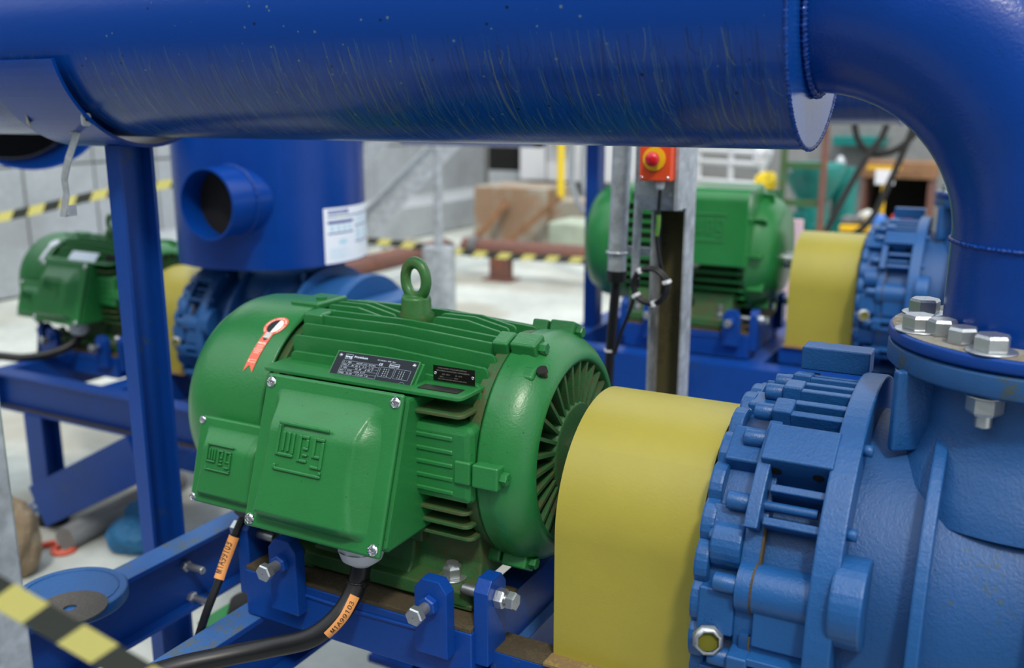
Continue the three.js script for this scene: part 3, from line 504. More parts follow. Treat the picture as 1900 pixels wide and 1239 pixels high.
  // neck and lower flange
  part(t, 'neck', [lathe([[0.2, 1.09], [0.19, 1.125], [0.165, 1.16], [0.15, Math.min(1.2, fy - 0.02)], [0.15, fy + 0.001]], V(0.031, 0, BZ), AY, 64)], M.blowerRust);
  for (const a of [0.62, -0.62, 2.5, -2.5]) part(t, 'gusset', basis(new RoundedBoxGeometry(0.09, 0.11, 0.014, 2, 0.004), V(0.031 - 0.155 * Math.cos(a), fy - 0.0485, BZ + 0.155 * Math.sin(a)), V(Math.cos(a), 0, -Math.sin(a)), AY, V(Math.sin(a), 0, Math.cos(a))), M.blower);
  part(t, 'flange', lathe([[0.1, 0], [0.182, 0], [0.188, 0.005], [0.188, 0.028], [0.185, 0.0315], [0.1, 0.0315]], V(0.031, fy, BZ), AY, 96), M.blowerFlange);
  part(t, 'gear_case', [ext('x', arcPoly(0.001, 0.265, -180, 179.9, 64), gx, gx + 0.04, 0.004), ext('x', [[BZ - 0.24, 0.7], [BZ + 0.24, 0.7], [BZ + 0.25, 1.0], [BZ + 0.17, 1.11], [BZ - 0.17, 1.11], [BZ - 0.25, 1.0]], gx + 0.04, gx + 0.17, 0.02)], M.blower);
  for (const z of [BZ - 0.17, BZ + 0.17]) for (const x of [-0.17, 0.4]) part(t, 'foot', box(x - 0.04, x + 0.05, 0.6, 0.76, z - 0.05, z + 0.05, 0.006), M.blower);
  const sg = part(t, 'sight_glass', [lathe([[0.0145, 0.012], [0.019, 0.012], [0.0215, 0.004], [0.0215, 0], [0.0145, 0]], bp(-0.318, 0.274, -2), V(0.35, 0.1, 0.93).normalize(), 8)], M.zinc, 'bright hexagonal oil sight glass');
  part(sg, 'pane', cyl(bp(-0.318, 0.274, -2), bp(-0.318, 0.274, -2).addScaledVector(V(0.35, 0.1, 0.93).normalize(), 0.006), 0.0148), M.oil);
  part(t, 'drive_shaft', cyl(V(-0.46, MY, MZ), V(-0.34, MY, MZ), 0.026), M.zinc);
  return t;
}
M.oil = std({ color: 0x6b6a24, roughness: 0.1 });
M.blowerFlange = paint(0x1c4f86, { s: 23, rough: 0.5, dust: 0x5a4c2a, amount: 0.04, scale: 0.12 });
const blower1 = blower('light blue lobe blower in the right foreground under the bolted flange');
{ const b2 = blower('light blue lobe blower under the upright blue drum', 1.19, 0.36); b2.position.add(V(...RL)); }
copy(blower1, 'lobe_blower', RR, 'light blue lobe blower beside the rear right yellow guard');

// ---------------------------------------------------------------- motor bases and skids
function jackBolt(t, p, dir, L) {   // hex bolt with thread and lock nut
  const d = dir.clone().normalize();
  const b = part(t, 'jack_bolt', [hexHead(p.clone().addScaledVector(d, L), d, 0.0155, 0.014, 0.4), thread(p.clone().addScaledVector(d, -0.05), d, 0.0095, L + 0.05)], M.zinc);
  return part(b, 'lock_nut', hexHead(p, d, 0.0165, 0.013, 0.1), M.steelBlue);
}
function motorBase(label) {
  const t = thing('motor_base', label, 'motor base', [-0.945, 0.7, MZ]);
  for (const s of [1, -1]) part(t, 'side_bar', box(-1.18, -0.706, 0.702, 0.79, MZ + (s > 0 ? 0.17 : -0.24), MZ + (s > 0 ? 0.24 : -0.17), 0.003), M.steelBlue);
  for (const s of [1, -1]) part(t, 'top_plate', box(-1.178, -0.708, 0.79, 0.797, MZ + (s > 0 ? 0.08 : -0.238), MZ + (s > 0 ? 0.238 : -0.08), 0.001), M.dirt, 'dusty brown plate top');
  for (const x of [-1.176, -0.76]) part(t, 'cross_bar', box(x, x + 0.05, 0.702, 0.79, MZ - 0.17, MZ + 0.17), M.steelBlue);
  part(t, 'weld_bead', tube([[-1.04, 0.774, -1.1795], [-0.93, 0.772, -1.1795], [-0.81, 0.774, -1.1795]], 0.0035, 30, 6), M.steelBlue);
  const lugS = (cx, y0, y1) => [[cx - 0.03, y0], [cx + 0.03, y0], [cx + 0.03, y1 - 0.018], [cx + 0.016, y1], [cx - 0.016, y1], [cx - 0.03, y1 - 0.018]];
  for (const [cx, y0] of [[-1.068, 0.745], [-0.766, 0.75]]) for (const s of [1, -1]) {
    const z = MZ + s * 0.252, l = part(t, 'jack_lug', ext('z', lugS(cx, y0, 0.88), z - 0.012, z + 0.012, 0.0015), M.steelBlue);
    jackBolt(l, V(cx, 0.84, z + s * 0.012), V(0, 0, s), 0.035);
  }
  for (const [x, s] of [[-1.19, -1], [-0.694, 1]]) for (const k of [1, -1]) {
    const l = part(t, 'jack_lug', ext('x', lugS(MZ + k * 0.2, 0.735, 0.878), x - 0.013, x + 0.013, 0.0015), M.steelBlue);
    const b = part(l, 'jack_bolt', [hexHead(V(x + s * 0.034, 0.843, MZ + k * 0.2), V(s, 0, 0), 0.0155, 0.014, 0.4), thread(V(x - s * 0.05, 0.843, MZ + k * 0.2), V(s, 0, 0), 0.0095, 0.085), hexHead(V(x + s * 0.013, 0.843, MZ + k * 0.2), V(s, 0, 0), 0.0165, 0.016, 0.9)], M.zinc);
  }
  return t;
}
const base1 = motorBase('blue motor base with jacking lugs under the front green motor');
copy(base1, 'motor_base', RL, 'blue motor base with jacking lugs under the left rear motor');
copy(base1, 'motor_base', RR, 'blue motor base under the rear right motor behind the channel post');
const motor2 = copy(motor1, 'electric_motor', RL, 'green finned motor left of the blue post, with plain pale rating plate');
motor2.traverse((m) => { if (m.name === 'award_sticker') { m.material = M.paper; m.userData.label = 'white ribbon sticker'; } if (m.name === 'nameplate') { m.material = M.paleplate; m.userData.label = 'pale silver rating plate'; } });

{ // front skid
  const t = thing('skid_frame', 'blue steel skid frame carrying the front motor and blower', 'frame', [-0.4, 0, -1.4]);
  for (const cx of [-1.512, -1.181, -0.722]) { const b = part(t, 'cross_beam', ext('z', ibeam(cx, 0.062, 0.555, 0.699), -2.1, -0.5), M.steelBlue); part(b, 'dust_layer', box(cx - 0.03, cx + 0.03, 0.699, 0.7, -2.09, -0.51), M.steelDusty, 'worn dusty top flange'); }
  for (const z of [-0.45, -2.15]) part(t, 'long_beam', ext('x', ibeam(z, 0.1, 0.5, 0.7), -1.62, 0.9), M.steelBlue);
  for (const z of [-1.24, -1.6]) { const b = part(t, 'guard_beam', box(-0.69, -0.356, 0.66, 0.753, z - 0.03, z + 0.03, 0.003), M.steelBlue); part(b, 'dust_layer', box(-0.689, -0.357, 0.753, 0.754, z - 0.0295, z + 0.0295), M.dirt); }
  for (const x of [-0.2, 0.37]) part(t, 'blower_seat', box(x - 0.06, x + 0.08, 0.56, 0.6, -1.75, -1.1), M.steelBlue);
  for (const x of [-1.5, 0.8]) for (const z of [-0.45, -2.15]) { const l = part(t, 'leg', box(x - 0.05, x + 0.05, 0.02, 0.5, z - 0.05, z + 0.05, 0.004), M.steelBlue); part(l, 'foot_plate', box(x - 0.09, x + 0.09, 0, 0.02, z - 0.09, z + 0.09), M.steelBlue); }
  for (const x of [-0.95, -0.62]) part(t, 'leg', box(x - 0.04, x + 0.04, 0.0, 0.555, -2.19, -2.11, 0.004), M.steelBlue);
  for (const [y, z] of [[0.651, -1.335], [0.572, -1.345]]) part(t, 'stud', [thread(V(-1.508, y, z), AX, 0.008, 0.055), hexHead(V(-1.508, y, z), AX, 0.013, 0.012)], M.zinc);
}
{ // left rear skid
  const t = thing('skid_frame', 'blue steel skid frame with diagonal brace under the left rear set', 'frame', [-2.6, 0, -2.75]);
  for (const z of [-2.28, -3.35]) { const b = part(t, 'long_beam', ext('x', ibeam(z, 0.07, 0.45, 0.595, 0.01), -3.55, -1.72), M.steelBlue); }
  part(t, 'dust_layer', box(-3.54, -1.73, 0.46, 0.461, -2.272, -2.246), M.dirt);
  for (const [x, h] of [[-3.17, 0.519], [-2.97, 0.573], [-1.76, 0.592]]) part(t, 'cross_beam', box(x - 0.03, x + 0.03, 0.45, h, -3.32, -2.31, 0.003), M.steelBlue);
  part(t, 'end_beam', box(-3.56, -3.5, 0.45, 0.594, -3.38, -2.25, 0.003), M.steelBlue);
  for (const [x, z] of [[-3.29, -2.28], [-1.8, -2.28], [-3.29, -3.35], [-1.8, -3.35]]) {
    const l = part(t, 'leg', ext('y', [[x - 0.05, z - 0.04], [x + 0.05, z - 0.04], [x + 0.05, z - 0.032], [x + 0.004, z - 0.032], [x + 0.004, z + 0.032], [x + 0.05, z + 0.032], [x + 0.05, z + 0.04], [x - 0.05, z + 0.04], [x - 0.05, z + 0.032], [x - 0.004, z + 0.032], [x - 0.004, z - 0.032], [x - 0.05, z - 0.032]], 0.07, 0.45), M.steelBlue);
    part(l, 'foot_plate', box(x - 0.08, x + 0.06, 0.055, 0.07, z - 0.06, z + 0.06), M.steelDusty); part(l, 'mount', lathe([[0.001, 0], [0.06, 0], [0.05, 0.05], [0.04, 0.055], [0.001, 0.055]], V(x, 0, z), AY, 24), M.rubber, 'black rubber mount'); part(l, 'bolt', hexHead(V(x - 0.03, 0.07, z + 0.045), AY, 0.012, 0.01), M.zinc);
  }
  part(t, 'brace', box(-0.33, 0.33, -0.085, 0.085, -0.02, 0.02, 0.002).applyMatrix4(new THREE.Matrix4().makeRotationZ(0.48)).translate(-2.98, 0.245, -2.225), M.steelBlue);
  for (const x of [-2.7, -2.12]) part(t, 'blower_seat', box(x - 0.06, x + 0.08, 0.37, 0.419, -3.31, -2.32), M.steelBlue);
  part(t, 'under_plate', box(-3.22, -2.5, 0.1, 0.45, -2.75, -2.74), M.steelBlue);
}
{ // right rear skid
  const t = thing('skid_frame', 'blue steel skid frame under the rear right motor and blower', 'frame', [-0.6, 0, -3.65]);
  for (const z of [-3.3, -4.05]) part(t, 'long_beam', ext('x', [[z - 0.05, 0.3], [z + 0.05, 0.3], [z + 0.05, 0.715], [z - 0.05, 0.715], [z - 0.05, 0.705], [z + 0.035, 0.705], [z + 0.035, 0.31], [z - 0.05, 0.31]], -1.62, 1.2), M.steelBlue);
  for (const x of [-1.58, -0.83, -0.55, 0.62, 1.1]) part(t, 'cross_beam', box(x - 0.045, x + 0.045, 0.58, 0.712, -4.01, -3.34, 0.003), M.steelBlue);
  for (const x of [-1.5, 1.0]) for (const z of [-3.3, -4.05]) part(t, 'leg', box(x - 0.05, x + 0.05, 0, 0.3, z - 0.05, z + 0.05), M.steelBlue);
  for (const x of [-0.4, 0.25]) part(t, 'blower_seat', box(x - 0.06, x + 0.08, 0.575, 0.614, -4.0, -3.3), M.steelBlue);
  for (const z of [-3.45, -3.77]) part(t, 'guard_seat', box(-0.74, -0.48, 0.712, 0.769, z, z + 0.05), M.steelBlue);
}

// ---------------------------------------------------------------- upright drum of the left rear set
{
  const cx = -2.55, cz = -2.82, R = 0.352, t = thing('inlet_drum', 'upright blue drum with round open stub and white instruction label', 'drum', [cx, 1.045, cz]);
  part(t, 'shell', cyl(V(cx, 1.045, cz), V(cx, 2.3, cz), R, R, 96, true), M.pipe);
  part(t, 'bottom_plate', cyl(V(cx, 1.045, cz), V(cx, 1.051, cz), R - 0.002, R - 0.002, 96), M.pipe); part(t, 'top_plate', cyl(V(cx, 2.29, cz), V(cx, 2.3, cz), R - 0.002, R - 0.002, 96), M.pipe);
  const sx = -2.43, sy = 1.285, st = part(t, 'stub_pipe', [cyl(V(sx, sy, -2.56), V(sx, sy, -2.37), 0.122, 0.122, 64, true), lathe([[0.122, 0], [0.115, 0]].reverse(), V(sx, sy, -2.37), AZ, 64), cyl(V(sx, sy, -2.56), V(sx, sy, -2.37), 0.115, 0.115, 64, true)], M.pipe, 'short open pipe stub');
  part(st, 'bore', cyl(V(sx, sy, -2.47), V(sx, sy, -2.455), 0.1145, 0.1145, 48), M.dark, 'black inside of the stub');
  part(t, 'weld_bead', weld(V(sx, sy, -2.485), AZ, 0.124, 50, 0.005), M.pipe);
  const lab = print(512, 640, (x, w, h) => {
    x.fillStyle = '#eef3fb'; x.fillRect(0, 0, w, h); x.fillStyle = '#12358c'; x.fillRect(30, 30, 150, 44); x.fillStyle = '#eef3fb'; x.font = 'bold 30px sans-serif'; x.fillText('BOMBAS', 40, 63);
    x.fillStyle = '#12358c'; x.fillRect(24, 96, 470, 14); x.fillRect(24, 150, 200, 34); x.fillRect(24, 286, 200, 16); x.fillRect(240, 232, 254, 14); x.fillRect(240, 420, 254, 14); x.fillStyle = '#7fa53a'; x.fillRect(80, 96, 90, 10);
    x.fillStyle = '#bfe0f0'; for (let i = 0; i < 4; i++) x.fillRect(40 + i * 46, 200, 26, 74); for (let i = 0; i < 8; i++) x.fillRect(250, 124 + i * 12, 230 * rr(0.6, 1), 6); for (let i = 0; i < 12; i++) x.fillRect(330, 258 + i * 13, 150 * rr(0.7, 1), 7); x.fillRect(256, 260, 40, 150);
    x.beginPath(); x.arc(130, 400, 34, 0, 7); x.fill(); for (let i = 0; i < 9; i++) x.fillRect(30, 470 + i * 15, 190 * rr(0.5, 1), 6); x.fillStyle = '#3a8a4a'; x.fillRect(300, 452, 10, 22); x.fillStyle = '#8ec6dc'; x.beginPath(); x.arc(370, 460, 12, 0, 7); x.fill();
  });
  part(t, 'instruction_label', grid(24, 1, (u, v) => { const a = lerp(72, 128, u) * DEG; return V(cx + (R + 0.0012) * Math.sin(a), lerp(1.05, 1.25, v), cz + (R + 0.0012) * Math.cos(a)); }, true), std({ map: lab, roughness: 0.4 }), 'white printed instruction label with blue bars');
}
{ // open pipe end behind the cradle at the left
  const t = thing('open_pipe', 'wide blue pipe with black open end at the left edge', 'pipe', [-3.1, 1.4, -2.25]);
  const a = V(-3.75, 1.68, -2.55), b = V(-3.05, 1.66, -2.2), d = b.clone().sub(a).normalize();
  part(t, 'wall', [cyl(a, b, 0.27, 0.27, 72, true), cyl(a, b, 0.263, 0.263, 72, true), lathe([[0.263, 0], [0.27, 0]], b, d, 72)], M.pipe);
  part(t, 'bore', cyl(a.clone().addScaledVector(d, 0.3), a.clone().addScaledVector(d, 0.31), 0.262, 0.262, 64), M.dark);
}

// ---------------------------------------------------------------- rear right motor with front box
{
  const cz = -3.61, cy = 1.085, t = thing('electric_motor', 'green motor behind the channel post, with glossy square box', 'motor', [-1.1, 0.815, cz]);
  const c = (x0, x1, r0, r1 = r0) => cyl(V(x0, cy, cz), V(x1, cy, cz), r0, r1, 64);
  part(t, 'stator_frame', [c(-1.36, -0.9, 0.2)], M.greenDusty);
  for (let k = 0; k < 13; k++) for (const s of [1, -1]) { const y = cy + 0.2 - k * 0.033, dy = y - cy, z = Math.sqrt(0.238 ** 2 - dy * dy); part(t, 'cooling_fin', box(-1.35, -0.885, y - 0.004, y + 0.004, s > 0 ? cz + 0.05 : cz - z, s > 0 ? cz + z : cz - 0.05, 0.002), M.green); }
  part(t, 'fan_cover', lathe([[0.001, -0.185], [0.16, -0.18], [0.2, -0.165], [0.222, -0.13], [0.23, -0.08], [0.232, 0], [0.22, 0]], V(-1.345, cy, cz), AX, 72), M.green);
  const be = part(t, 'end_bell', lathe([[0.2, 0], [0.225, 0], [0.227, 0.028], [0.21, 0.034], [0.205, 0.06], [0.175, 0.1], [0.15, 0.12], [0.001, 0.125]], V(-0.905, cy, cz), AX, 20), M.green);
  for (let k = 0; k < 10; k++) { const a = k / 10 * 2 * Math.PI; part(be, 'web', basis(new RoundedBoxGeometry(0.07, 0.05, 0.014, 2, 0.004), V(-0.855, cy + 0.2 * Math.sin(a), cz + 0.2 * Math.cos(a)), AX, V(0, Math.sin(a), Math.cos(a)), V(0, Math.cos(a), -Math.sin(a)).negate()), M.green); }
  for (let k = 0; k < 12; k++) part(t, 'vent_slot', box(-0.9, -0.882, cy - 0.12 + k * 0.02, cy - 0.11 + k * 0.02, cz + 0.18, cz + Math.sqrt(0.226 ** 2 - (k * 0.02 - 0.115) ** 2) + 0.004), M.dark);
  part(t, 'shaft', cyl(V(-0.8, 1.05, cz), V(-0.6, 1.05, cz), 0.03), M.zinc);
  const bx = part(t, 'terminal_box', ext('x', [[cz + 0.05, 1.06], [cz + 0.27, 1.06], [cz + 0.27, 1.315], [cz + 0.05, 1.33]], -1.105, -0.862, 0.01), M.green);
  const prof = [[cz + 0.24, 1.055], [cz + 0.295, 1.058]]; for (let i = 0; i <= 10; i++) { const a = i / 10 * Math.PI / 2; prof.push([cz + 0.245 + 0.05 * Math.cos(a), 1.28 + 0.045 * Math.sin(a)]); } prof.push([cz + 0.2, 1.325], [cz + 0.2, 1.318], [cz + 0.24, 1.318]);
  const lid = part(bx, 'lid', ext('x', prof, -1.112, -0.856, 0.004), M.greenGloss);
  for (const [x, y] of [[-1.1, 1.07], [-0.87, 1.07], [-1.1, 1.27], [-0.87, 1.27]]) part(lid, 'screw', screwHead(V(x, y, cz + 0.29), AZ, 0.011), M.green);
  part(lid, 'logo', logoGeo(V(-1.06, 1.14, cz + 0.295), AX, AY, 0.13, 0.1, 0.004), M.green, 'raised cast lettering');
  part(bx, 'cable_gland', lathe([[0.001, -0.035], [0.018, -0.035], [0.03, -0.02], [0.03, 0], [0.001, 0]], V(-1.075, 1.06, cz + 0.2), AY, 16), M.cream, 'pale cable gland');
  for (const s of [1, -1]) {
    const f = part(t, 'foot', [box(-1.33, -0.9, 0.815, 0.85, Math.min(cz + s * 0.1, cz + s * 0.228), Math.max(cz + s * 0.1, cz + s * 0.228), 0.006), ext('x', [[cz + s * 0.08, 0.84], [cz + s * 0.22, 0.84], [cz + s * 0.2, 0.93], [cz + s * 0.08, 0.97]], -1.32, -0.92, 0.006)], M.greenDusty);
    part(f, 'slot', ext('z', rrect(-1.13, 0.885, -1.06, 0.915, 0.014), s > 0 ? cz + 0.2 : cz - 0.215, s > 0 ? cz + 0.215 : cz - 0.2), M.dark);
    for (const x of [-0.96, -1.28]) part(f, 'foot_bolt', [hexHead(V(x, 0.85, cz + s * 0.212), AY, 0.012, 0.02), cyl(V(x, 0.87, cz + s * 0.212), V(x, 0.9, cz + s * 0.212), 0.007)], M.zinc);
  }
  const pts = [[-1.075, 1.027, cz + 0.2], [-1.07, 0.97, cz + 0.3], [-1.06, 0.88, cz + 0.37], [-1.05, 0.75, cz + 0.4], [-1.05, 0.55, cz + 0.4]];
  const cb = thing('power_cable', 'dark cable hanging from the rear right motor box gland', 'cable', [-1.05, 0.55, cz + 0.3]); part(cb, 'sheath', tube(pts, 0.016, 60, 12), M.grey); cableTag(cb, pts, 0.0172, 0.16, 0.34);
}
// ---------------------------------------------------------------- emergency-stop post and conduits
{
  const t = thing('channel_post', 'galvanised channel post with sheet box behind the front yellow guard', 'post', [-0.757, 0, -2.23]);
  part(t, 'channel', ext('y', [[-0.8, -2.27], [-0.714, -2.27], [-0.714, -2.2], [-0.719, -2.2], [-0.719, -2.264], [-0.795, -2.264], [-0.795, -2.2], [-0.8, -2.2]], 0, 1.9), M.galv);
  part(t, 'web_face', box(-0.795, -0.719, 0, 1.9, -2.2645, -2.262), paint(0x4d4726, { s: 53, rough: 0.8, dust: 0x35301c, amount: 0.15, scale: 0.3 }), 'dark olive inside face');  // thin dark olive sheet laid over the inside of the web
  part(t, 'sheet_box', ext('x', [[-2.2, 1.362], [-2.195, 1.362], [-2.15, 1.4], [-2.15, 1.8], [-2.2, 1.8]], -0.825, -0.722), M.galv);
  part(t, 'side_sheet', ext('x', [[-2.2, 1.37], [-2.13, 1.37], [-2.13, 1.8], [-2.2, 1.8]], -0.7215, -0.713), M.galv, 'bright folded sheet edge');
  const e = thing('emergency_stop', 'orange emergency stop box with red mushroom button on yellow disc', 'switch', [-0.761, 1.437, -2.12]);
  part(e, 'housing', box(-0.799, -0.723, 1.437, 1.57, -2.149, -2.105, 0.004), M.orange);
  part(e, 'disc', cyl(V(-0.763, 1.487, -2.105), V(-0.763, 1.487, -2.102), 0.0265, 0.0265, 32), M.signYellow, 'yellow warning disc');
  part(e, 'button', lathe([[0.001, 0.022], [0.01, 0.021], [0.0165, 0.014], [0.0165, 0.009], [0.009, 0.006], [0.009, 0]].reverse(), V(-0.763, 1.487, -2.102), AZ, 28), M.red, 'red mushroom button');
  for (const x of [-0.792, -0.730]) part(e, 'screw', screwHead(V(x, 1.445, -2.105), AZ, 0.0036), M.chrome);
  part(e, 'cable_gland', lathe([[0.001, -0.02], [0.008, -0.02], [0.011, -0.012], [0.011, 0], [0.001, 0]], V(-0.754, 1.437, -2.125), AY, 12), M.white);
  const pts = [[-0.754, 1.417, -2.125], [-0.757, 1.36, -2.128], [-0.762, 1.29, -2.14], [-0.752, 1.23, -2.15], [-0.748, 1.2, -2.155], [-0.75, 1.17, -2.15]];
  const k = thing('control_cable', 'thin black cable dropping from the emergency stop into a coil', 'cable', [-0.76, 1.17, -2.14]);
  part(k, 'sheath', tube(pts, 0.0042, 50, 10), M.black); part(k, 'marker_sleeve', tube([[-0.757, 1.36, -2.128], [-0.7585, 1.335, -2.132], [-0.763, 1.31, -2.137]], 0.0056, 10, 10), std({ color: 0x5a8f3a, roughness: 0.6 }), 'green cable marker');
  const co = thing('cable_coil', 'coiled black cable tied with white ties on the channel post', 'cable', [-0.775, 1.14, -2.15]);
  const ring = []; for (let i = 0; i < 3; i++) { const g = new THREE.TorusGeometry(0.041 + 0.004 * (i % 2), 0.0045, 10, 48); ring.push(flat(g).translate(-0.777, 1.188, -2.15 + i * 0.007)); }
  part(co, 'loops', ring, M.black);
  for (const a of [2.2, 0.3, -1.3, -2.5]) part(co, 'cable_tie', box(-0.007, 0.007, -0.0045, 0.0045, -0.014, 0.014, 0.002).applyMatrix4(new THREE.Matrix4().makeRotationZ(a)).translate(-0.777 + 0.043 * Math.cos(a), 1.188 + 0.043 * Math.sin(a), -2.143), M.white);
  const c1 = thing('conduit', 'thick galvanised conduit with black cable, hanging beside the channel post', 'conduit', [-0.905, 0, -2.25]);
  part(c1, 'tube', cyl(V(-0.893, 1.85, -2.25), V(-0.906, 1.2, -2.25), 0.0235, 0.0235, 28), M.galv);
  part(c1, 'end_bush', cyl(V(-0.906, 1.2, -2.25), V(-0.9065, 1.172, -2.25), 0.026, 0.025, 24), M.black);
  part(c1, 'cable', tube([[-0.9065, 1.175, -2.25], [-0.913, 1.08, -2.25], [-0.918, 0.95, -2.245], [-0.918, 0.6, -2.24], [-0.918, 0.0, -2.24]], 0.0125, 50, 14), M.black);
  part(c1, 'cable_tie', cyl(V(-0.919, 0.988, -2.246), V(-0.919, 0.994, -2.246), 0.0135), M.white);
  const c2 = thing('conduit', 'thin galvanised conduit between the thick conduit and channel post', 'conduit', [-0.845, 1, -2.24]);
  part(c2, 'tube', cyl(V(-0.838, 1.85, -2.23), V(-0.849, 1.185, -2.23), 0.0105, 0.0105, 18), M.galv); part(c2, 'end_bush', cyl(V(-0.849, 1.187, -2.23), V(-0.849, 1.165, -2.23), 0.012), M.black);
  part(c2, 'cable', tube([[-0.849, 1.166, -2.23], [-0.855, 1.12, -2.23], [-0.885, 1.04, -2.235], [-0.9, 0.985, -2.235]], 0.0045, 30, 10), M.black);
  const cl = thing('pipe_clamp', 'galvanised strap clamping both conduits to the channel post', 'clamp', [-0.86, 1.24, -2.25]);
  part(cl, 'strap', box(-0.935, -0.8, 1.237, 1.258, -2.284, -2.278), M.galv); part(cl, 'u_bolt', (() => { const g = new THREE.TorusGeometry(0.0265, 0.003, 8, 30, Math.PI); g.rotateX(Math.PI / 2); return flat(g).translate(-0.9055, 1.246, -2.25); })(), M.zinc);
}
solo('support_post', box(-1.603, -1.548, 0.712, 1.535, -3.69, -3.62, 0.003), M.steelBlue, 'plain blue post standing on the rear right skid end', 'post');
{ // second blue drum high behind
  const t = thing('silencer_vessel', 'dark blue drum just showing under the overhead drum, middle distance', 'silencer', [-2.85, 1.39, -4.8]);
  part(t, 'shell', cyl(V(-3.26, 1.6, -4.8), V(-2.4, 1.6, -4.8), 0.215, 0.215, 48, true), M.pipe); part(t, 'end_plate', cyl(V(-2.425, 1.6, -4.8), V(-2.41, 1.6, -4.8), 0.214, 0.214, 48), M.dark, 'black end'); part(t, 'end_plate', cyl(V(-3.25, 1.6, -4.8), V(-3.24, 1.6, -4.8), 0.214, 0.214, 48), M.pipe);
  part(t, 'carrier', box(-4.05, -2.9, 1.815, 1.88, -4.83, -4.77), M.steelBlue); part(t, 'leg', box(-4.06, -3.98, 0, 1.815, -4.84, -4.76), M.steelBlue); 
}
// cables of the left rear motor
{
  const pts = [[-3.41, 0.697, -2.578], [-3.42, 0.66, -2.56], [-3.46, 0.625, -2.5], [-3.56, 0.605, -2.42], [-3.66, 0.61, -2.38], [-3.85, 0.6, -2.3], [-3.98, 0.45, -2.26], [-4.02, 0.2, -2.25], [-4.03, 0.0, -2.25]];
  const t = thing('power_cable', 'thick black cable looping from the left rear motor over the skid', 'cable', [-3.55, 0.6, -2.45]); part(t, 'sheath', tube(pts, 0.0175, 80, 14), M.black); part(t, 'cable_tie', cyl(V(-3.53, 0.594, -2.44), V(-3.535, 0.628, -2.437), 0.006), M.white);
  solo('control_cable', tube([[-3.692, 0.704, -2.605], [-3.7, 0.66, -2.6], [-3.7, 0.6, -2.59], [-3.67, 0.57, -2.56]], 0.0065, 30, 10), M.black, 'thin black cable under the left rear motor small box', 'cable');
}
// pipe under the front skid
{
  const t = thing('discharge_pipe', 'blue pipe with black open end lying below the front motor base', 'pipe', [-0.4, 0.25, -1.45]);
  part(t, 'wall', [cyl(V(-1.02, 0.36, -1.5), V(0.9, 0.36, -1.5), 0.125, 0.125, 48, true), lathe([[0.115, 0], [0.125, 0]].reverse(), V(-1.02, 0.36, -1.5), AX, 48)], M.pipe); part(t, 'bore', cyl(V(-0.95, 0.36, -1.5), V(-0.94, 0.36, -1.5), 0.124, 0.124, 40), M.dark);
  for (const x of [-0.7, 0.6]) part(t, 'stand', box(x - 0.03, x + 0.03, 0, 0.24, -1.56, -1.44), M.steelBlue);
}
{ // small green fitting low behind the beam
  const t = thing('green_foot', 'green plate with black rubber disc, low between the front skid beams', 'mount', [-1.68, 0, -1.64]); part(t, 'plate', box(-1.78, -1.6, 0.29, 0.31, -1.78, -1.6, 0.004), M.green); part(t, 'pedestal', box(-1.72, -1.66, 0, 0.29, -1.73, -1.66), M.steelBlue); part(t, 'disc', lathe([[0.001, 0], [0.06, 0], [0.05, 0.04], [0.001, 0.045]], V(-1.69, 0.31, -1.7), AY, 24), M.rubber); part(t, 'bolt', hexHead(V(-1.625, 0.31, -1.63), AY, 0.012, 0.012), M.zinc);
}
// ---------------------------------------------------------------- foreground: post, tape, flange, cutting disc
solo('galvanised_post', box(-1.12, -1.02, 0, 1.75, -0.66, -0.6, 0.006), M.galv, 'blurred galvanised post at the left edge, nearest the camera', 'post');
const tapeT = print(512, 64, (x, w, h) => { x.fillStyle = '#d3cb74'; x.fillRect(0, 0, w, h); x.fillStyle = '#2b302b'; for (let i = -1; i < 5; i++) { x.beginPath(); x.moveTo(i * 128, h); x.lineTo(i * 128 + 64, h); x.lineTo(i * 128 + 92, 0); x.lineTo(i * 128 + 28, 0); x.fill(); } });
tapeT.wrapS = THREE.RepeatWrapping;
M.tape = std({ map: tapeT, roughness: 0.4, side: THREE.DoubleSide });
function tape(label, pts, w, n, pitch, tw = 0) {   // thin striped band along a curve
  const cv = new THREE.CatmullRomCurve3(pts.map((p) => V(...p))), L = cv.getLength();
  const g = grid(n, 4, (u, v) => { const p = cv.getPointAt(u), d = cv.getTangentAt(u), up = V(0, Math.cos(tw * u), Math.sin(tw * u)); up.addScaledVector(d, -up.dot(d)).normalize(); return p.addScaledVector(up, (v - 0.5) * w); }, true);
  const uv = g.attributes.uv; for (let i = 0; i < uv.count; i++) uv.setX(i, uv.getX(i) * L / pitch / 4);
  return solo('barrier_tape', g, M.tape, label, 'tape');
}
tape('yellow and black barrier tape, large and blurred in the near left corner', [[-1.05, 1.47, -0.26], [-0.78, 1.3, -0.37], [-0.627, 1.204, -0.433], [-0.5, 1.125, -0.48], [-0.3, 1.0, -0.53], [0.0, 0.82, -0.5], [0.2, 0.702, -0.46]], 0.032, 60, 0.062, 0.3);
tape('yellow and black barrier tape stretched before the left concrete wall', [[-7.4, 0.66, -3.4], [-6.12, 0.88, -4.11], [-5.49, 1.04, -4.48], [-5.0, 1.12, -4.75]], 0.06, 60, 0.22, 0.2);
tape('yellow and black barrier tape low before the rusty pipe', [[-5.4, 0.56, -6.2], [-4.75, 0.52, -6.49], [-3.99, 0.42, -6.87], [-3.21, 0.37, -7.27], [-2.4, 0.36, -7.6]], 0.055, 60, 0.2, 0.5);
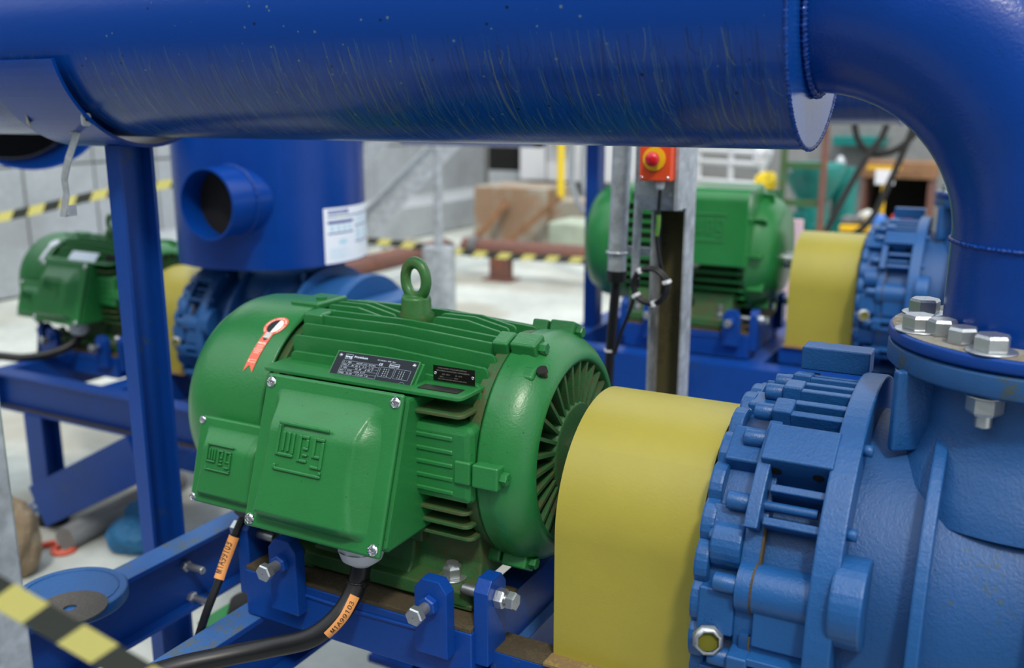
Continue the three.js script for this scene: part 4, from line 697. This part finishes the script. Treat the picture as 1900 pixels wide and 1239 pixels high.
{
  const t = thing('pipe_flange', 'loose blue pipe flange lying on the front skid beam', 'flange', [-1.5, 0.7, -1.06]);
  part(t, 'ring', lathe([[0.001, 0], [0.1, 0], [0.102, 0.004], [0.102, 0.02], [0.098, 0.024], [0.001, 0.024]], V(-1.5, 0.7005, -1.055), AY, 64), M.blower); part(t, 'rim', weld(V(-1.5, 0.7245, -1.055), AY, 0.085, 30, 0.002), M.blower);
  solo('cutting_disc', [ext('y', circle2(-1.44, -1.01, 0.063, 48), 0.7255, 0.7285, 0, [circle2(-1.44, -1.01, 0.0115, 20)])], std({ map: per(tex(256, (u, v) => { const q = 58 + 34 * fbm(u, v, 40, 2, 61); return [q * 1.05, q, q * 0.95]; }), 0.05), roughness: 0.95, bumpMap: per(bumpT, 0.02), bumpScale: 0.001 }), 'dark grey abrasive cutting disc lying on the blue flange', 'disc');
}
// ---------------------------------------------------------------- things on the floor, left
function lump(c, s, k, n, f) { const g = new THREE.IcosahedronGeometry(1, 5), p = g.attributes.position; for (let i = 0; i < p.count; i++) { const v = V().fromBufferAttribute(p, i), d = 1 + f * (fbm(v.x * 0.25 + 0.5, v.y * 0.25 + v.z * 0.21 + 0.5, 8, 3, n) - 0.5) * 2; v.multiplyScalar(d); v.y = Math.max(v.y, -0.72); p.setXYZ(i, c[0] + v.x * s[0], c[1] + (v.y + 0.72) * s[1], c[2] + v.z * s[2]); } g.computeVertexNormals(); return flat(g); }
solo('blue_casting', [lump([-2.8, 0, -2.27], [0.11, 0.075, 0.1], 1, 3, 0.25), lump([-2.84, 0.07, -2.34], [0.07, 0.05, 0.06], 1, 5, 0.3)], paint(0x15608c, { s: 33, rough: 0.6 }), 'lumpy turquoise blue casting lying on the floor behind the post', 'casting');
solo('steel_ring', lathe([[0.022, 0], [0.045, 0], [0.047, 0.012], [0.024, 0.014]].reverse(), V(-3.02, 0.001, -2.12), AY, 32), std({ color: 0xc4523a, roughness: 0.5 }), 'small orange red ring lying on the floor', 'ring');
{ const t = thing('red_lever', 'red lever bar with bright bolt lying on the floor', 'lever', [-3.08, 0, -2.1]); part(t, 'bar', bar([-3.15, 0.012, -2.03], [-3.09, 0.012, -2.14], 0.022, 0.014), std({ color: 0xc0432c, roughness: 0.5 })); part(t, 'bolt', [hexHead(V(-3.11, 0.019, -2.065), AY, 0.018, 0.014), thread(V(-3.11, 0.033, -2.065), AY, 0.009, 0.03)], M.zinc); }
solo('grey_pipe', cyl(V(-3.02, 0.046, -2.13), V(-3.1, 0.046, -2.75), 0.045, 0.045, 32), M.wallDark, 'dull grey pipe length lying under the left rear skid', 'pipe');
solo('burlap_sack', lump([-3.02, 0, -1.93], [0.1, 0.16, 0.09], 1, 9, 0.18), concrete(0x7a6a54, 47, 0.2), 'brown sackcloth bundle on the floor beside the near post', 'sack');
// ---------------------------------------------------------------- yard behind, middle
{
  const t = thing('rusty_pipe', 'rusty brown floor pipe on a short stand, crossing the yard', 'pipe', [-4.2, 0, -7.95]), y = 0.3;
  part(t, 'run', cyl(V(-4.78, y, -7.95), V(-1.7, y, -7.95), 0.085, 0.085, 32), M.rust); part(t, 'run', cyl(V(-4.92, y, -7.8), V(-4.92, y, -5.2), 0.085, 0.085, 32), M.rust);
  part(t, 'bend', (() => { const g = new THREE.TorusGeometry(0.15, 0.085, 16, 20, Math.PI / 2); g.rotateX(Math.PI / 2); g.rotateY(Math.PI / 2); return flat(g); })().applyMatrix4(new THREE.Matrix4().makeRotationY(Math.PI)).translate(-4.77, y, -7.8), M.rust);
  part(t, 'joint_ring', cyl(V(-4.7, y, -7.95), V(-4.62, y, -7.95), 0.1, 0.1, 32), M.grey);
  part(t, 'stand', [box(-4.48, -4.28, 0, 0.24, -8.0, -7.9), box(-4.53, -4.23, 0, 0.015, -8.06, -7.84)], M.rust); part(t, 'stand', box(-2.2, -2.0, 0, 0.24, -8, -7.9), M.rust); part(t, 'stand', box(-4.98, -4.86, 0, 0.22, -5.8, -5.7), M.rust);
}
{ const t = thing('post_sleeve', 'wide galvanised tube standing upright with thin pole inside', 'post', [-3.755, 0, -5.88]); part(t, 'sleeve', [cyl(V(-3.755, 0, -5.88), V(-3.755, 0.62, -5.88), 0.12, 0.12, 40, true), cyl(V(-3.755, 0, -5.88), V(-3.755, 0.615, -5.88), 0.112, 0.112, 40)], M.galv); part(t, 'pole', cyl(V(-3.755, 0.6, -5.88), V(-3.755, 2.2, -5.88), 0.034, 0.034, 20), M.galv); }
for (const [dx, dz, lab] of [[0, 0, 'galvanised stair stringer rising behind the upright drum'], [-0.55, 0.35, 'pale steel stair stringer further left, mostly hidden by the drum']]) {
  const a = V(-5.6 + dx, 0.02, -6.5 + dz), b = V(-3.9 + dx, 2.2, -7.95 + dz), d = b.clone().sub(a).normalize(), u = V(-d.x * d.y, 1 - d.y * d.y, -d.z * d.y).normalize(), w = d.clone().cross(u), L = a.distanceTo(b), mid = a.clone().add(b).multiplyScalar(0.5);
  const t = thing('stair_stringer', lab, 'stair', [a.x, 0, a.z]); const bb = (h, th, ov, ow) => basis(new THREE.BoxGeometry(L, h, th), mid.clone().addScaledVector(u, ov).addScaledVector(w, ow), d, u, w);
  part(t, 'web', bb(0.2, 0.01, 0, 0), M.galv); part(t, 'flange', bb(0.012, 0.07, 0.1, 0.035), M.galv); part(t, 'flange', bb(0.012, 0.07, -0.1, 0.035), M.galv);
}
{ const t = thing('concrete_block', 'rust stained concrete foundation block by the far wall', 'block', [-5.7, 0, -10.6]); part(t, 'block', box(-6.12, -5.1, 0, 0.66, -11.2, -10.4, 0.02), M.block); part(t, 'plinth', box(-5.1, -4.7, 0, 0.52, -11.1, -10.5, 0.02), M.block); }
for (const [p, q, l] of [[[-5.5, 0.02, -10.1], [-4.85, 0.58, -10.25], 'long weathered timber leaning against the concrete block'], [[-5.9, 0.02, -10.0], [-5.6, 0.5, -10.33], 'short weathered timber leaning against the concrete block']]) solo('timber', bar(p, q, 0.1, 0.06), M.wood, l, 'timber');
{ const t = thing('white_cabinet', 'large white sheet metal enclosure against the far wall', 'cabinet', [-5.5, 0, -11.7]); for (const [x0, x1] of [[-6.1, -5.72], [-5.7, -5.32], [-5.3, -4.6]]) part(t, 'panel', box(x0, x1, 0.66, 2.3, -12.2, -11.6, 0.01), M.white); part(t, 'switch_box', box(-5.62, -5.3, 1.15, 1.5, -11.6, -11.45, 0.01), M.cream); part(t, 'plinth', box(-6.0, -4.6, 0, 0.66, -12.1, -11.7), M.wallDark); part(t, 'recess', box(-6.75, -6.12, 0.75, 2.2, -12.0, -11.9), M.dark, 'black opening'); part(t, 'recess_frame', box(-6.75, -6.12, 0, 0.75, -12.1, -11.9), M.wall); }
solo('yellow_pole', cyl(V(-5.0, 0.52, -10.56), V(-5.02, 2.4, -10.6), 0.045, 0.045, 16), M.yellowPost, 'slim yellow pole before the white enclosure', 'pole');
for (const [o, l] of [[0, 'looped grey hose left of the blue post, outer loop'], [0.12, 'looped grey hose left of the blue post, inner loop']]) solo('hose', tube([[-3.95 + o, 2.2, -8.6], [-3.86 + o, 1.3, -8.4], [-3.82 + o, 0.95, -8.3], [-3.7 + o, 0.7, -8.26], [-3.45 + o, 0.5, -8.3], [-3.2 + o, 0.9, -8.35], [-3.1 + o, 2.2, -8.6]], 0.03, 60, 10), std({ color: 0x83898f, roughness: 0.6 }), l, 'hose');
solo('kerb_block', box(-4.75, -4.05, 0, 0.36, -10.3, -9.7, 0.04), concrete(0xa9b4a2, 48, 1), 'pale greenish concrete block on the yard beyond the hose', 'block');
for (let i = 0; i < 20; i++) { const x = -6.6 + (i % 10) * 0.19 + rr(0, 0.05), z = -9.1 - Math.floor(i / 10) * 0.45 - rr(0, 0.12), s = rr(0.05, 0.08); solo('rubble_stone', lump([x, 0, z], [s * rr(0.9, 1.1), s * 0.6, s * 0.9], 1, 70 + i, 0.3), i % 3 ? M.block : M.wallDark, 'broken concrete rubble piece strewn before the far wall', 'rubble', 'rubble strewn before the far wall'); }
// ---------------------------------------------------------------- yard behind, right
{
  const t = thing('teal_machine', 'teal painted hopper machine behind the ladder', 'machine', [-1.6, 0, -8.3]);
  part(t, 'hopper', lathe([[0.13, 0.86], [0.15, 0.88], [0.23, 1.02], [0.24, 1.12], [0.23, 1.16], [0.001, 1.17]], V(-1.6, 0, -8.25), AY, 40), M.teal); part(t, 'body', box(-1.78, -1.42, 0, 0.68, -8.5, -8.1, 0.03), M.teal); part(t, 'column', cyl(V(-1.38, 0, -8.4), V(-1.38, 1.12, -8.4), 0.1, 0.1, 28), M.teal); part(t, 'spout', cyl(V(-1.6, 0.66, -8.25), V(-1.6, 0.88, -8.25), 0.14, 0.12, 24), M.teal); part(t, 'arm', box(-1.95, -1.6, 0.66, 0.76, -8.2, -8.05, 0.02), M.teal); part(t, 'lamp_head', lathe([[0.001, 0], [0.04, 0], [0.045, 0.04], [0.02, 0.09], [0.001, 0.1]], V(-1.42, 1.12, -8.35), AY, 16), M.galv);
  for (let i = 0; i < 6; i++) part(t, 'lid_bolt', hexHead(bp(0, 0, 0).set(-1.6 + 0.225 * Math.cos(i), 1.1, -8.25 + 0.235 * Math.abs(Math.sin(i * 1.1))), AZ, 0.018, 0.015), M.zinc);
}
solo('teal_cabinet', box(-1.72, -1.26, 1.25, 1.34, -9.9, -9.6, 0.01), M.teal, 'teal shelf board high on the far right wall', 'shelf');
{ const t = thing('ladder', 'rusty tubular ladder standing before the teal machine', 'ladder', [-1.6, 0, -7.75]); for (const [x, xb, m] of [[-1.76, -1.74, M.greenDusty], [-1.46, -1.42, M.rust]]) part(t, 'rail', bar([xb, 0, -7.7], [x, 1.75, -7.85], 0.05, 0.05), m); for (const y of [0.3, 0.58, 0.87, 1.16, 1.45]) part(t, 'rung', box(-1.74, -1.45, y - 0.025, y + 0.025, -7.82, -7.77), M.greenDusty); }
for (const [x, y, z, l, m] of [[-2.0, 1.19, -8.12, 'crumpled white bag on the rail beyond the rear right motor', M.white], [-1.95, 0.98, -8.06, 'crumpled yellow bag hanging on the rail beyond the rear right motor', M.yellowPost]]) solo('bag', lump([x, y - 0.04, z], [0.08, 0.09, 0.06], 1, 40 + y, 0.4), m, l, 'bag');
{ const t = thing('guard_rail', 'white tubular guard rail in the yard beyond the rear right motor', 'rail', [-2.5, 0, -8.9]); for (const y of [0.95, 1.12, 1.22]) part(t, 'bar', cyl(V(-2.9, y, -8.85), V(-2.05, y, -8.44), 0.022), M.white); for (const x of [-2.75, -2.4, -2.08]) part(t, 'post', cyl(V(x, 0, -8.85 + (x + 2.9) * 0.478), V(x, 1.24, -8.85 + (x + 2.9) * 0.478), 0.024), M.white); }
{ const t = thing('white_ramp', 'white and yellow sloping beam behind the channel post', 'beam', [-2.6, 0, -8.4]); part(t, 'beam', bar([-3.1, 0.02, -8.2], [-2.5, 2.3, -8.4], 0.12, 0.1), M.white); part(t, 'edge', bar([-3.22, 0.02, -8.18], [-2.62, 2.3, -8.38], 0.06, 0.1), M.yellowPost); }
solo('pink_board', box(-1.05, -0.95, 0, 1.08, -4.72, -4.7), M.pinkish, 'pale pink board upright behind the rear right motor end', 'board');
{ const t = thing('work_table', 'yellow topped work table far behind the rear blower', 'table', [-1.0, 0, -7.75]); part(t, 'table_top', box(-1.25, -0.72, 0.7, 0.745, -8.0, -7.5, 0.008), M.signYellow); for (const x of [-1.2, -0.77]) for (const z of [-7.95, -7.55]) part(t, 'leg', box(x - 0.025, x + 0.025, 0, 0.7, z - 0.025, z + 0.025), M.rust); }
for (const [x, z, s, m, l] of [[-1.17, -7.62, [0.09, 0.04, 0.06], M.grey, 'grey cloth heap on the yellow table'], [-0.995, -7.62, [0.065, 0.045, 0.06], std({ color: 0x3f74c0, roughness: 0.8 }), 'blue cloth heap on the yellow table'], [-0.83, -7.66, [0.075, 0.06, 0.07], std({ color: 0xc03024, roughness: 0.8 }), 'red cloth heap on the yellow table'], [-1.1, -7.82, [0.07, 0.05, 0.05], M.cream, 'whitish cloth heap on the yellow table']]) solo('cloth_heap', lump([x, 0.746, z], s, 1, Math.round(x * 100), 0.35), m, l, 'cloth');
{ const t = thing('dark_cabinet', 'dark open cabinet with brown top against the far wall', 'cabinet', [-1.0, 0, -9.2]); part(t, 'back', box(-1.32, -0.78, 0.02, 1.0, -9.5, -9.46), M.dark); part(t, 'side', box(-1.34, -1.31, 0, 1.0, -9.5, -9.05), M.rust); part(t, 'side', box(-0.8, -0.77, 0, 1.0, -9.5, -9.05), M.rust); part(t, 'top', box(-1.36, -0.75, 1.0, 1.14, -9.52, -9.03, 0.01), M.wood); part(t, 'shelf', box(-1.31, -0.8, 0.5, 0.53, -9.46, -9.07), M.dark); }
{ const t = thing('paper_stand', 'yellow stand holding a white paper before the dark cabinet', 'stand', [-1.1, 0, -8.6]); part(t, 'pole', cyl(V(-1.1, 0, -8.6), V(-1.1, 1.12, -8.6), 0.018), M.signYellow); part(t, 'arm', box(-1.24, -0.98, 1.1, 1.13, -8.62, -8.58), M.signYellow); part(t, 'paper', box(-1.17, -1.02, 0.98, 1.1, -8.58, -8.577), M.paper, 'white paper sheet'); part(t, 'foot', cyl(V(-1.1, 0, -8.6), V(-1.1, 0.02, -8.6), 0.16), M.signYellow); }
for (const [p, l] of [[[[-0.86, 1.9, -7.1], [-0.93, 1.42, -7.0], [-1.0, 1.3, -6.95], [-1.17, 0.89, -6.8], [-1.3, 0.5, -6.7], [-1.6, 0.02, -6.7]], 'black cable slanting down before the far right wall, left one'], [[[-0.66, 1.9, -7.2], [-0.75, 1.5, -7.12], [-0.85, 1.14, -7.0], [-1.0, 0.8, -6.95], [-1.35, 0.6, -6.9], [-1.6, 0.3, -6.9], [-1.7, 0.02, -6.9]], 'black cable slanting down before the far right wall, right one'], [[[-1.15, 1.9, -7.1], [-1.1, 1.4, -7.05], [-1.0, 1.3, -7.05], [-0.85, 1.32, -7.05], [-0.7, 1.5, -7.1], [-0.6, 1.9, -7.1]], 'black cable looping under the rear blue drum']]) solo('hanging_cable', tube(p, 0.022, 80, 10), M.rubber, l, 'cable');
struct('wall_right', box(-2.0, 0.3, 0, 2.6, -10.2, -9.9), M.wallDark, 'grey wall behind the work table at the right');
renderer.render(scene, camera);
